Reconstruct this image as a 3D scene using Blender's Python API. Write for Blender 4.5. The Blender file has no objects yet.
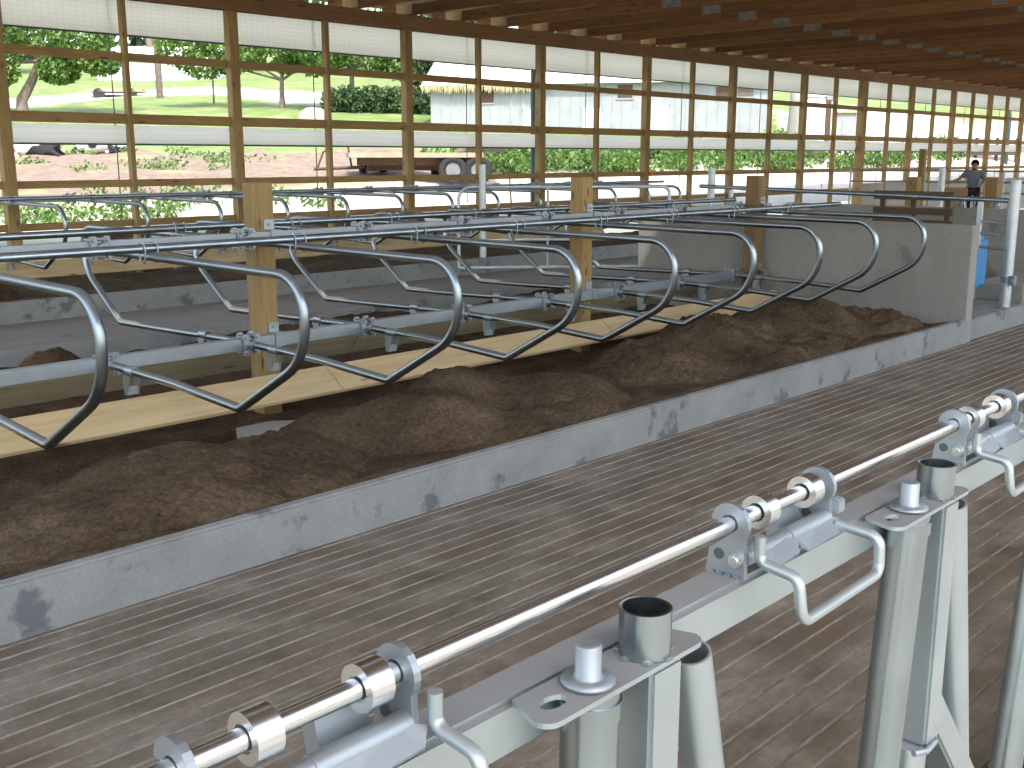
import bpy, bmesh, math, random
from mathutils import Vector, Matrix, noise
random.seed(7)
scene = bpy.context.scene
COL = scene.collection
PI = math.pi

# ------------------------------------------------------------------ helpers
class MB:
    """collects shapes of ONE mesh object (world coordinates)"""
    def __init__(s): s.v = []; s.f = []; s.sm = []
    def add(s, vs, fs, smooth=False):
        n = len(s.v); s.v += [tuple(p) for p in vs]
        s.f += [tuple(i + n for i in f) for f in fs]; s.sm += [smooth] * len(fs)
    def box(s, x0, x1, y0, y1, z0, z1, bev=0.0, M=None):
        if bev > 0:
            b = bmesh.new(); bmesh.ops.create_cube(b, size=1)
            for v in b.verts:
                v.co = Vector(((x0+x1)/2 + v.co.x*(x1-x0), (y0+y1)/2 + v.co.y*(y1-y0), (z0+z1)/2 + v.co.z*(z1-z0)))
            bmesh.ops.bevel(b, geom=list(b.edges), offset=bev, segments=2, affect='EDGES')
            b.verts.index_update()
            vs = [v.co.copy() for v in b.verts]; fs = [[v.index for v in f.verts] for f in b.faces]; b.free()
        else:
            vs = [Vector(p) for p in ((x0,y0,z0),(x1,y0,z0),(x1,y1,z0),(x0,y1,z0),(x0,y0,z1),(x1,y0,z1),(x1,y1,z1),(x0,y1,z1))]
            fs = [(0,3,2,1),(4,5,6,7),(0,1,5,4),(1,2,6,5),(2,3,7,6),(3,0,4,7)]
        if M is not None: vs = [M @ v for v in vs]
        s.add(vs, fs); return s
    def bar(s, a, b, w, h, up=(0,0,1), bev=0.0):
        """rectangular bar from a to b; w across, h along up"""
        a = Vector(a); b = Vector(b); d = (b-a); L = d.length; d.normalize()
        up = Vector(up); x = d.cross(up).normalized(); u = x.cross(d)
        M = Matrix((( d.x, x.x, u.x, a.x),(d.y, x.y, u.y, a.y),(d.z, x.z, u.z, a.z),(0,0,0,1)))
        return s.box(0, L, -w/2, w/2, -h/2, h/2, bev, M)
    def tube(s, pts, r, seg=12, fil=None, wall=0.0, caps=True, fs_=7):
        pts = [Vector(p) for p in pts]
        if fil is not None:
            fl = fil if isinstance(fil, (list, tuple)) else [fil]*(len(pts)-2)
            out = [pts[0]]
            for i in range(1, len(pts)-1):
                p = pts[i]; R = fl[i-1]; a = (pts[i-1]-p).normalized(); b = (pts[i+1]-p).normalized()
                ang = a.angle(b)
                if R <= 1e-5 or ang > PI-1e-3: out.append(p); continue
                t = min(R/math.tan(ang/2), (pts[i-1]-p).length*.49 if i>1 else (pts[i-1]-p).length*.95, (pts[i+1]-p).length*.49 if i<len(pts)-2 else (pts[i+1]-p).length*.95)
                R = t*math.tan(ang/2)
                c = p + (a+b).normalized()*(R/math.sin(ang/2))
                s0 = p+a*t-c; e0 = p+b*t-c; tot = s0.angle(e0); ax = s0.cross(e0).normalized()
                for k in range(fs_+1):
                    out.append(c + Matrix.Rotation(tot*k/fs_, 3, ax) @ s0)
            out.append(pts[-1]); pts = out
        n = len(pts); T = []
        for i in range(n):
            t = (pts[min(i+1,n-1)]-pts[max(i-1,0)]).normalized(); T.append(t)
        ref = Vector((0,0,1)) if abs(T[0].z) < .9 else Vector((1,0,0))
        N = (ref - T[0]*ref.dot(T[0])).normalized(); vs = []
        Ns = []
        for i in range(n):
            if i: 
                q = T[i-1].rotation_difference(T[i]); N = (q @ N); N = (N - T[i]*N.dot(T[i])).normalized()
            B = T[i].cross(N); Ns.append((N.copy(), B))
            rr = r[i] if isinstance(r, list) else r
            for k in range(seg):
                a = 2*PI*k/seg; vs.append(pts[i] + N*(rr*math.cos(a)) + B*(rr*math.sin(a)))
        fs = [(i*seg+k, i*seg+(k+1)%seg, (i+1)*seg+(k+1)%seg, (i+1)*seg+k) for i in range(n-1) for k in range(seg)]
        s.add(vs, fs, True)
        r0 = r[0] if isinstance(r, list) else r; r1 = r[-1] if isinstance(r, list) else r
        if wall > 0:                           # hollow tube
            vs2 = []
            for i in range(n):
                N, B = Ns[i]
                for k in range(seg):
                    a = 2*PI*k/seg; vs2.append(pts[i] + N*((r0-wall)*math.cos(a)) + B*((r0-wall)*math.sin(a)))
            s.add(vs2, [tuple(reversed(f)) for f in fs], True)
            for e in (0, n-1):
                ring = vs[e*seg:(e+1)*seg] + vs2[e*seg:(e+1)*seg]
                ff = [(k, seg+k, seg+(k+1)%seg, (k+1)%seg) for k in range(seg)]
                s.add(ring, ff if e == 0 else [tuple(reversed(f)) for f in ff])
        elif caps:
            s.add(vs[:seg], [tuple(reversed(range(seg)))]); s.add(vs[-seg:], [tuple(range(seg))])
        return s
    def cyl(s, a, b, r, seg=14, wall=0.0): return s.tube([a, b], r, seg, wall=wall)
    def prism(s, poly, axis, a0, a1):
        """poly: 2-D outline; axis 'X' -> (y,z), 'Y' -> (x,z), 'Z' -> (x,y)"""
        def P(p, a): return {'X': (a, p[0], p[1]), 'Y': (p[0], a, p[1]), 'Z': (p[0], p[1], a)}[axis]
        n = len(poly); vs = [P(p, a0) for p in poly] + [P(p, a1) for p in poly]
        b = bmesh.new(); bv = [b.verts.new(v) for v in vs]
        b.faces.new(bv[:n]); b.faces.new(list(reversed(bv[n:])))
        for i in range(n): b.faces.new((bv[i], bv[n+i], bv[n+(i+1)%n], bv[(i+1)%n]))
        bmesh.ops.recalc_face_normals(b, faces=list(b.faces))
        bmesh.ops.triangulate(b, faces=[f for f in b.faces if len(f.verts) > 4])
        b.verts.index_update()
        s.add([v.co.copy() for v in b.verts], [[v.index for v in f.verts] for f in b.faces]); b.free(); return s
    def lathe(s, prof, c, seg=20):
        c = Vector(c); vs = []; n = len(prof)
        for r, z in prof:
            for k in range(seg):
                a = 2*PI*k/seg; vs.append((c.x+r*math.cos(a), c.y+r*math.sin(a), c.z+z))
        fs = [(i*seg+k, i*seg+(k+1)%seg, (i+1)*seg+(k+1)%seg, (i+1)*seg+k) for i in range(n-1) for k in range(seg)]
        s.add(vs, fs, True); return s
    def build(s, name, mat, parent=None, loc=None):
        me = bpy.data.meshes.new(name)
        base = Vector(loc) if loc is not None else Vector((0,0,0))
        if parent is not None:
            q = parent
            while q is not None: base = base + q.location; q = q.parent
            if loc is not None: base = base - Vector(loc)
        me.from_pydata([tuple(Vector(v)-base) for v in s.v], [], s.f)
        me.polygons.foreach_set('use_smooth', s.sm)
        me.materials.append(mat); me.update()
        o = bpy.data.objects.new(name, me); COL.objects.link(o)
        if parent is not None: o.parent = parent
        elif loc is not None: o.location = loc
        return o

def tag(o, label, cat, group=None, kind=None):
    if label: o['label'] = label
    if cat: o['category'] = cat
    if group: o['group'] = group
    if kind: o['kind'] = kind
    return o
def thing(name, label, cat, loc=(0,0,0), group=None, kind=None):
    o = bpy.data.objects.new(name, None); COL.objects.link(o); o.location = loc; o.empty_display_size = .1
    return tag(o, label, cat, group, kind)
def dup(root, loc, label, group=None):
    r = root.copy(); COL.objects.link(r); r.location = loc; r['label'] = label
    if group: r['group'] = group
    for ch in list(root.children):
        c = ch.copy(); COL.objects.link(c); c.parent = r
        for g in list(ch.children):
            d = g.copy(); COL.objects.link(d); d.parent = c
    return r
ORD = ['first','second','third','fourth','fifth','sixth','seventh','eighth','ninth','tenth','eleventh','twelfth','thirteenth','fourteenth','fifteenth','sixteenth','seventeenth','eighteenth','nineteenth','twentieth','twenty-first','twenty-second','twenty-third','twenty-fourth','twenty-fifth','twenty-sixth','twenty-seventh','twenty-eighth','twenty-ninth','thirtieth','thirty-first','thirty-second','thirty-third','thirty-fourth','thirty-fifth','thirty-sixth','thirty-seventh','thirty-eighth','thirty-ninth','fortieth','forty-first','forty-second','forty-third','forty-fourth']

# ------------------------------------------------------------------ materials
def new_mat(name):
    m = bpy.data.materials.new(name); m.use_nodes = True; nt = m.node_tree; nt.nodes.clear()
    out = nt.nodes.new('ShaderNodeOutputMaterial'); b = nt.nodes.new('ShaderNodeBsdfPrincipled')
    nt.links.new(b.outputs[0], out.inputs[0]); return m, nt, b, out
def N(nt, t, **k):
    n = nt.nodes.new(t)
    for a, v in k.items(): setattr(n, a, v)
    return n
def coords(nt, scale=(1,1,1), kind='Object'):
    """Position keeps neighbouring copies different; both are anchored to the place"""
    if kind == 'World':
        g = N(nt, 'ShaderNodeNewGeometry'); src = g.outputs['Position']
    else:
        g = N(nt, 'ShaderNodeTexCoord'); src = g.outputs['Object']
    mp = N(nt, 'ShaderNodeMapping'); mp.inputs['Scale'].default_value = scale
    nt.links.new(src, mp.inputs['Vector']); return mp.outputs['Vector']
def noise_tex(nt, vec, scale, detail=4, rough=.6, dist=0):
    n = N(nt, 'ShaderNodeTexNoise'); n.inputs['Scale'].default_value = scale; n.inputs['Detail'].default_value = detail
    n.inputs['Roughness'].default_value = rough; n.inputs['Distortion'].default_value = dist
    nt.links.new(vec, n.inputs['Vector']); return n.outputs['Fac']
def ramp(nt, fac, stops, interp='LINEAR'):
    r = N(nt, 'ShaderNodeValToRGB'); r.color_ramp.interpolation = interp
    e = r.color_ramp.elements
    while len(e) > 1: e.remove(e[-1])
    for i, (p, c) in enumerate(stops):
        q = e[0] if i == 0 else e.new(p)
        q.position = p; q.color = (*c, 1) if len(c) == 3 else c
    nt.links.new(fac, r.inputs['Fac']); return r.outputs['Color']
def mixc(nt, fac, a, b, mode='MIX'):
    m = N(nt, 'ShaderNodeMix', data_type='RGBA', blend_type=mode)
    for sock, v in ((m.inputs[0], fac), (m.inputs[6], a), (m.inputs[7], b)):
        if hasattr(v, 'node'): nt.links.new(v, sock)
        elif isinstance(v, (int, float)): sock.default_value = v
        else: sock.default_value = (*v, 1)
    return m.outputs[2]
def mathn(nt, op, a, b=0.0, clamp=False):
    m = N(nt, 'ShaderNodeMath', operation=op); m.use_clamp = clamp
    for sock, v in ((m.inputs[0], a), (m.inputs[1], b)):
        if hasattr(v, 'node'): nt.links.new(v, sock)
        else: sock.default_value = v
    return m.outputs[0]
def bump(nt, b, h, strength=.3, dist=.01):
    n = N(nt, 'ShaderNodeBump'); n.inputs['Strength'].default_value = strength; n.inputs['Distance'].default_value = dist
    nt.links.new(h, n.inputs['Height']); nt.links.new(n.outputs[0], b.inputs['Normal'])
def dusty_up(nt, vec, thr=.55, scale=6, cover=0.0):
    """dust lies on faces that look up"""
    g = N(nt, 'ShaderNodeNewGeometry'); s = N(nt, 'ShaderNodeSeparateXYZ'); nt.links.new(g.outputs['Normal'], s.inputs[0])
    n = noise_tex(nt, vec, scale, 2, .5)
    up = mathn(nt, 'MULTIPLY', mathn(nt, 'SUBTRACT', s.outputs[2], thr, True), 1/(1-thr))
    return mathn(nt, 'MULTIPLY', up, ramp(nt, n, [(.30, (cover,)*3), (.68, (1,1,1))]), True)

def mat_metal(name, col, rough, metallic=1.0, dust=0.0, var=.15, dustcol=(.14,.10,.07), cover=0.0):
    m, nt, b, _ = new_mat(name); v = coords(nt, (1,1,1), 'World')
    n = noise_tex(nt, v, 8, 2, .45)
    c = ramp(nt, n, [(.3, tuple(x*(1-var) for x in col)), (.7, tuple(min(1, x*(1+var)) for x in col))])
    r = ramp(nt, noise_tex(nt, v, 7, 2, .4), [(.3, (rough*.9,)*3), (.7, (min(1, rough*1.12),)*3)])
    if dust > 0:
        d = mathn(nt, 'MULTIPLY', dusty_up(nt, v, .35, 2.2, cover), dust)
        c = mixc(nt, d, c, dustcol); r = mixc(nt, d, r, (.95,.95,.95))
        mt = mathn(nt, 'MULTIPLY', mathn(nt, 'SUBTRACT', 1.0, d), metallic); nt.links.new(mt, b.inputs['Metallic'])
    else: b.inputs['Metallic'].default_value = metallic
    nt.links.new(c, b.inputs['Base Color']); nt.links.new(r, b.inputs['Roughness']); return m
def mat_wood(name, a, c, axis='X', rough=.7, knots=True, rnd=0.0):
    m, nt, b, _ = new_mat(name)
    st = {'X': (.35, 5, 5), 'Y': (5, .35, 5), 'Z': (5, 5, .35)}[axis]
    v = coords(nt, st, 'World'); n = noise_tex(nt, v, 3.0, 6, .65, 1.2)
    col = ramp(nt, n, [(.3, a), (.52, tuple((x+y)/2 for x, y in zip(a, c))), (.72, c)])
    if knots:
        vo = N(nt, 'ShaderNodeTexVoronoi'); vo.inputs['Scale'].default_value = 1.0
        kv = coords(nt, {'X': (1.6, 7, 7), 'Y': (7, 1.6, 7), 'Z': (7, 7, 2.2)}[axis], 'World'); nt.links.new(kv, vo.inputs['Vector'])
        k = ramp(nt, vo.outputs['Distance'], [(.07, (1,1,1)), (.16, (0,0,0))])
        col = mixc(nt, k, col, tuple(x*.42 for x in a))
    big = ramp(nt, noise_tex(nt, coords(nt, (.8,.8,.8), 'World'), 1.1, 2), [(.3, (.86,.84,.82)), (.7, (1.08,1.06,1.04))])
    col = mixc(nt, 1.0, col, big, 'MULTIPLY')
    if rnd:
        oi = N(nt, 'ShaderNodeObjectInfo'); col = mixc(nt, 1.0, col, ramp(nt, oi.outputs['Random'], [(0, (1-rnd,)*3), (1, (1+rnd,)*3)]), 'MULTIPLY')
    nt.links.new(col, b.inputs['Base Color']); b.inputs['Roughness'].default_value = rough
    bump(nt, b, n, .15, .004); return m
def mat_concrete(name, a, c, scale=1.0, stain=None, rough=.85, stretch=(1,1,1), stain_thr=(.62,.70)):
    m, nt, b, _ = new_mat(name); v = coords(nt, stretch, 'World')
    n = noise_tex(nt, v, 1.6*scale, 8, .68); f = noise_tex(nt, v, 60, 4)
    col = ramp(nt, n, [(.32, a), (.68, c)])
    col = mixc(nt, .25, col, ramp(nt, f, [(.3, tuple(x*.6 for x in a)), (.7, tuple(min(1,x*1.2) for x in c))]))
    if stain:
        k = ramp(nt, noise_tex(nt, coords(nt, (1,1,1), 'World'), 2.3*scale, 5, .6), [(stain_thr[0], (0,0,0)), (stain_thr[1], (1,1,1))])
        col = mixc(nt, mathn(nt, 'MULTIPLY', k, .75), col, stain)
    nt.links.new(col, b.inputs['Base Color']); b.inputs['Roughness'].default_value = rough
    bump(nt, b, f, .35, .004); return m
def mat_plain(name, col, rough=.7, var=.12, scale=8, metallic=0, bumpy=0):
    m, nt, b, _ = new_mat(name); v = coords(nt, (1,1,1), 'World'); n = noise_tex(nt, v, scale, 5)
    nt.links.new(ramp(nt, n, [(.3, tuple(x*(1-var) for x in col)), (.7, tuple(min(1, x*(1+var)) for x in col))]), b.inputs['Base Color'])
    b.inputs['Roughness'].default_value = rough; b.inputs['Metallic'].default_value = metallic
    if bumpy: bump(nt, b, n, bumpy, .02)
    return m
def mat_leaf(name, cols, trans=.35):
    m, nt, b, out = new_mat(name)
    g = N(nt, 'ShaderNodeNewGeometry')
    col = ramp(nt, g.outputs['Random Per Island'], [(i/(len(cols)-1), c) for i, c in enumerate(cols)])
    nt.links.new(col, b.inputs['Base Color']); b.inputs['Roughness'].default_value = .75
    t = N(nt, 'ShaderNodeBsdfTranslucent'); nt.links.new(mixc(nt, 1, col, (1.0,1.2,.5), 'MULTIPLY'), t.inputs['Color'])
    mx = N(nt, 'ShaderNodeMixShader'); mx.inputs[0].default_value = trans
    nt.links.new(b.outputs[0], mx.inputs[1]); nt.links.new(t.outputs[0], mx.inputs[2]); nt.links.new(mx.outputs[0], out.inputs[0]); return m

M = {}
M['pipe'] = mat_metal('stall_pipe_steel', (.30,.345,.37), .30, 1, .85, .05, (.15,.115,.082), .5)
M['rail'] = mat_metal('neck_rail_steel', (.42,.50,.55), .33, 1, .3)
M['galv'] = mat_metal('galvanized_tube', (.43,.475,.51), .42, .9, .3, .05)
M['clamp'] = mat_metal('clamp_casting', (.40,.43,.46), .45, .9, .1)
M['zinc'] = mat_metal('bright_zinc_rod', (.78,.80,.80), .27, 1, 0, .04)
M['lock'] = mat_metal('hot_dip_galvanizing', (.46,.525,.545), .40, .9, .85, .08, (.155,.14,.13), .75)
M['locktube'] = mat_metal('galvanized_round_tube', (.36,.42,.44), .26, 1.0, 0, .12)
M['cast'] = mat_metal('dull_zinc_casting', (.36,.40,.43), .5, .85, 0, .14)
M['white_steel'] = mat_metal('pale_galvanized_post', (.62,.67,.69), .45, .5, 0, .08)
M['dark_steel'] = mat_metal('dark_painted_steel', (.07,.10,.10), .5, .2, 0, .1)
M['plate'] = mat_metal('truss_plate_steel', (.30,.31,.28), .55, .5, 0, .3)
M['post_wood'] = mat_wood('treated_post_wood', (.27,.175,.062), (.42,.30,.125), 'Z')
M['shaded_brown_post'] = mat_wood('shaded_brown_post_wood', (.17,.10,.045), (.27,.17,.08), 'Z')  # darker copy of the post wood, with the post's shadow put into it
M['girt_wood'] = mat_wood('treated_girt_wood', (.29,.18,.07), (.43,.29,.12), 'X')
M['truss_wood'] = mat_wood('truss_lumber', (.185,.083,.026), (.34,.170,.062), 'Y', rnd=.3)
M['beam_wood'] = mat_wood('eave_beam_lumber', (.22,.12,.045), (.33,.19,.08), 'X')
M['plank'] = mat_wood('fresh_pine_plank', (.50,.37,.19), (.66,.54,.32), 'X')
M['plank_green'] = mat_wood('greenish_treated_plank', (.32,.27,.17), (.45,.40,.26), 'X')
M['dark_plank'] = mat_wood('muddy_brown_plank', (.085,.055,.035), (.14,.095,.06), 'Y')
M['ply'] = mat_wood('tan_plywood', (.36,.22,.12), (.46,.30,.17), 'Y', knots=False)
M['curb'] = mat_concrete('curb_concrete', (.205,.215,.207), (.315,.325,.315), 1.3, (.09,.097,.11), .85, (1,1,1), (.57,.64))
M['alley'] = mat_concrete('pale_alley_concrete', (.20,.185,.165), (.34,.32,.29), .7, (.13,.11,.085), .85, (.25,1,1))
M['wallc'] = mat_concrete('formed_wall_concrete', (.25,.24,.215), (.36,.35,.315), .9, (.17,.165,.14), .85, (1,1,.35))
M['roofdeck'] = mat_plain('roof_sheathing', (.22,.14,.08), .8, .2, 2)
M['bark'] = mat_plain('tree_bark', (.16,.13,.11), .9, .3, 6)
M['leaf'] = mat_leaf('walnut_leaves', [(.05,.10,.025), (.12,.21,.05), (.24,.35,.09)])
M['leaf_dark'] = mat_leaf('dark_leaves', [(.03,.06,.03), (.065,.12,.05), (.13,.19,.08)])
M['leaf_bush'] = mat_leaf('weed_leaves', [(.05,.11,.03), (.11,.20,.05), (.22,.32,.10)])
M['gravel'] = mat_plain('pale_gravel', (.50,.47,.42), .9, .12, 3, 0, .2)
M['yard'] = mat_plain('yard_dirt', (.22,.19,.15), .95, .2, 2)
M['white_paint'] = mat_plain('white_paint', (.78,.78,.76), .6, .05)
M['siding'] = mat_plain('weathered_grey_siding', (.33,.35,.37), .7, .1, 1.5)
M['roof_white'] = mat_plain('white_metal_roof', (.82,.82,.82), .5, .04)
M['thatch'] = mat_plain('dry_vine', (.42,.36,.22), .9, .3, 6)
M['darkbrown'] = mat_plain('dark_brown_paint', (.10,.055,.035), .7, .2)
M['tan'] = mat_plain('tan_wagon_boards', (.42,.33,.23), .85, .2, 3)
M['rust'] = mat_plain('rusty_steel', (.26,.10,.05), .8, .3)
M['rubber'] = mat_plain('black_rubber', (.025,.025,.028), .8, .1)
M['rock'] = mat_plain('pale_boulder', (.36,.30,.24), .9, .15, 3)
M['blue'] = mat_plain('blue_plastic', (.055,.26,.55), .4, .06)
M['orange'] = mat_plain('orange_plastic', (.85,.20,.05), .5, .05)
M['skin'] = mat_plain('skin', (.38,.22,.16), .6, .05)
M['shirt'] = mat_plain('grey_blue_cotton', (.16,.19,.23), .85, .12)
M['trousers'] = mat_plain('black_cotton', (.015,.015,.018), .85, .1)
M['hair'] = mat_plain('black_hair', (.012,.01,.01), .6, .1)

def mat_dirt():
    m, nt, b, _ = new_mat('brown_bedding_dirt'); v = coords(nt, (1,1,1), 'World')
    n = noise_tex(nt, v, 2.0, 6, .62); f = noise_tex(nt, v, 30, 6, .75)
    c = ramp(nt, n, [(.3, (.066,.045,.028)), (.55, (.122,.088,.057)), (.75, (.18,.135,.09))])
    c = mixc(nt, 1, c, ramp(nt, f, [(.32, (.5,.48,.46)), (.66, (1.45,1.42,1.38))]), 'MULTIPLY')
    nt.links.new(c, b.inputs['Base Color']); b.inputs['Roughness'].default_value = .98; b.inputs['Specular IOR Level'].default_value = .1
    h = mathn(nt, 'ADD', f, mathn(nt, 'MULTIPLY', noise_tex(nt, v, 16, 4), 1.2)); bump(nt, b, h, .9, .03); return m
M['dirt'] = mat_dirt()
def mat_floor():
    m, nt, b, _ = new_mat('scraped_grooved_concrete'); v = coords(nt, (.8,1.15,1), 'World')
    n = noise_tex(nt, v, 2.6, 9, .74); f = noise_tex(nt, coords(nt, (.8,1,1), 'World'), 38, 5, .7)
    c = ramp(nt, n, [(.30, (.088,.071,.050)), (.5, (.178,.150,.113)), (.70, (.295,.258,.206))])
    c = mixc(nt, 1, c, ramp(nt, f, [(.3, (.86,.86,.86)), (.7, (1.13,1.13,1.13))]), 'MULTIPLY')
    w = coords(nt, (.55,1,1), 'World')
    k = ramp(nt, noise_tex(nt, w, 1.5, 6, .68), [(.50, (0,0,0)), (.64, (1,1,1))]); c = mixc(nt, mathn(nt, 'MULTIPLY', k, .72), c, (.125,.085,.052))
    w2 = N(nt, 'ShaderNodeVectorMath', operation='ADD'); w2.inputs[1].default_value = (13,5,0); nt.links.new(w, w2.inputs[0])
    k2 = ramp(nt, noise_tex(nt, w2.outputs[0], 1.9, 4, .6), [(.62, (0,0,0)), (.70, (1,1,1))]); c = mixc(nt, mathn(nt, 'MULTIPLY', k2, .55), c, (.10,.10,.11))
    nt.links.new(c, b.inputs['Base Color'])
    nt.links.new(ramp(nt, n, [(.3, (.55,.55,.55)), (.7, (.85,.85,.85))]), b.inputs['Roughness'])
    bump(nt, b, f, .3, .004); return m
M['floor'] = mat_floor()
M['worn_lit_edge'] = mat_concrete('worn_lit_groove_edge', (.11,.095,.078), (.38,.35,.31), 3.5, None, .8, (.6,1.5,1))  # paler far groove wall: lit edge put into the worn concrete's colour
def mat_curtain(name, grid):
    m, nt, b, out = new_mat(name); v = coords(nt, (1,1,1), 'World')
    s = N(nt, 'ShaderNodeSeparateXYZ'); nt.links.new(v, s.inputs[0])
    def line(o, per, w):
        f = mathn(nt, 'FRACT', mathn(nt, 'DIVIDE', o, per)); return mathn(nt, 'LESS_THAN', f, w)
    l = mathn(nt, 'MAXIMUM', line(s.outputs[2], .075, .16), line(s.outputs[0], .12, .10)) if grid else line(s.outputs[2], .09, .12)
    c = mixc(nt, l, (.95,.94,.89), (.86,.85,.81))
    nt.links.new(c, b.inputs['Base Color']); b.inputs['Roughness'].default_value = .6
    t = N(nt, 'ShaderNodeBsdfTranslucent'); nt.links.new(c, t.inputs['Color'])
    mx = N(nt, 'ShaderNodeMixShader'); mx.inputs[0].default_value = .75
    nt.links.new(b.outputs[0], mx.inputs[1]); nt.links.new(t.outputs[0], mx.inputs[2]); nt.links.new(mx.outputs[0], out.inputs[0]); return m
M['curtain'] = mat_curtain('white_mesh_curtain', True)
M['curtain2'] = mat_curtain('white_rolled_curtain', False)
def mat_terrain():
    m, nt, b, _ = new_mat('farmyard_ground'); v = coords(nt, (1,1,1), 'World')
    a = N(nt, 'ShaderNodeAttribute', attribute_name='cover'); s = N(nt, 'ShaderNodeSeparateColor'); nt.links.new(a.outputs['Color'], s.inputs[0])
    n = noise_tex(nt, v, .55, 7, .7); f = noise_tex(nt, v, 4, 5, .7)
    dirt = ramp(nt, f, [(.3, (.13,.085,.06)), (.7, (.30,.225,.17))])
    grass = ramp(nt, n, [(.3, (.07,.14,.025)), (.5, (.15,.225,.055)), (.7, (.31,.27,.15))])
    g = mathn(nt, 'ADD', s.outputs[1], mathn(nt, 'MULTIPLY', mathn(nt, 'SUBTRACT', n, .5), 2.2))
    gm = ramp(nt, g, [(.42, (0,0,0)), (.58, (1,1,1))])
    c = mixc(nt, gm, dirt, grass)
    grav = ramp(nt, f, [(.3, (.52,.48,.42)), (.7, (.68,.64,.57))])
    c = mixc(nt, s.outputs[0], c, grav)
    nt.links.new(c, b.inputs['Base Color']); b.inputs['Roughness'].default_value = .95; return m
M['terrain'] = mat_terrain()

# ------------------------------------------------------------------ camera (eye height 2.14 m above the cow alley)
cam = bpy.data.cameras.new('camera'); camo = bpy.data.objects.new('camera', cam); COL.objects.link(camo)
cam.sensor_width = 36; cam.lens = 36*1080.4/1024; cam.clip_start = .05; cam.clip_end = 1500
camo.location = (0,0,2.14); camo.rotation_euler = (math.radians(90-11.854), 0, math.radians(-46.53))
scene.camera = camo

# ------------------------------------------------------------------ setting: floors, curbs
def grooved(name, x0, x1, y0, y1, z, label, step=.112, off=.0, mat='floor'):
    prof = [(y0, z)]; lips = []; y = y0+.09+off
    while y < y1-.06:
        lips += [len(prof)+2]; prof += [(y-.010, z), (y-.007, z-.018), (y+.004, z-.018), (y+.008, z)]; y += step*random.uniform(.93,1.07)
    prof.append((y1, z)); m = MB(); xs = [x0+(x1-x0)*i/40 for i in range(41)]
    vs = []
    for i, x in enumerate(xs):
        for (py, pz) in prof:
            wob = .006*noise.noise((x*.9, py*.5, 0)) if y0 < py < y1 else 0
            vs.append((x, py+wob, pz))
    n = len(prof); fs = [(i*n+k, (i+1)*n+k, (i+1)*n+k+1, i*n+k+1) for i in range(40) for k in range(n-1)]
    m.add(vs, fs); o = m.build(name, M[mat]); o.data.materials.append(M['worn_lit_edge']); k = 0
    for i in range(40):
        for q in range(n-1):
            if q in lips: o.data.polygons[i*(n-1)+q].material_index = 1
    return tag(o, label, 'floor', None, 'structure')
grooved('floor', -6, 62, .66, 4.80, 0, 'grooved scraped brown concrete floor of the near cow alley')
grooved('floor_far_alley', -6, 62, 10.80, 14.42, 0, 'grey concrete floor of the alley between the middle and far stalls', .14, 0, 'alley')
o = MB().box(-6, 62, -3.0, .44, .3, .55).build('floor_feed_alley', M['wallc']); tag(o, 'raised concrete feed lane on the near side of the headlocks', 'floor', None, 'structure')
o = MB().box(-6, 62, .44, .66, -.2, .80, .012).build('feed_curb', M['curb']); tag(o, 'concrete feed curb under the headlocks', 'curb', None, 'structure')
def curb(name, y0, y1, x0, x1, label, z1=.278):
    m = MB(); m.box(x0, x1, y0, y1, -.2, z1, .014); return tag(m.build(name, M['curb']), label, 'curb', None, 'structure')
curb('near_curb', 4.75, 4.83, -6, 12.80, 'pale stained concrete curb along the near cow alley in front of the dirt heaps')
curb('middle_curb', 10.70, 10.85, -6, 12.80, 'concrete curb behind the middle stall row')
curb('far_curb', 14.40, 14.55, -6, 34, 'concrete curb in front of the far stall row by the windows')
o = MB().box(12.80, 17.0, 4.80, 10.8, -.2, .25, .014).build('crossover_slab', M['curb']); tag(o, 'raised concrete crossover slab beyond the end wall', 'slab', None, 'structure')
o = MB().box(17.0, 40, 4.80, 10.8, -.2, .24, .014).build('far_stall_slab', M['curb']); tag(o, 'concrete base of the next stall block', 'slab', None, 'structure')
def endwall(name, x0, x1, y0, y1, label, stripe):
    m = MB(); m.box(x0, x1, y0, y1, -.1, 1.37, .012)
    o = m.build(name, M['wallc']); return tag(o, label, 'wall', None, 'structure')
endwall('wall_stall_end', 12.70, 12.92, 4.76, 9.52, 'grey poured concrete end wall closing the stalls at right', True)
endwall('wall_next_block', 17.0, 17.22, 4.85, 9.6, 'far concrete wall of the next stall block behind the crossover', False)
o = MB().box(-6, 12.7, 4.9, 10.7, -.35, -.02).build('floor_stall_base', M['dirt']); tag(o, 'packed dirt base under the stall beds', 'floor', None, 'structure')
o = MB().box(-6, 34, 14.55, 18.0, -.3, .02).build('floor_far_stalls', M['dirt']); tag(o, 'packed dirt base under the far stall beds', 'floor', None, 'structure')

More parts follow.
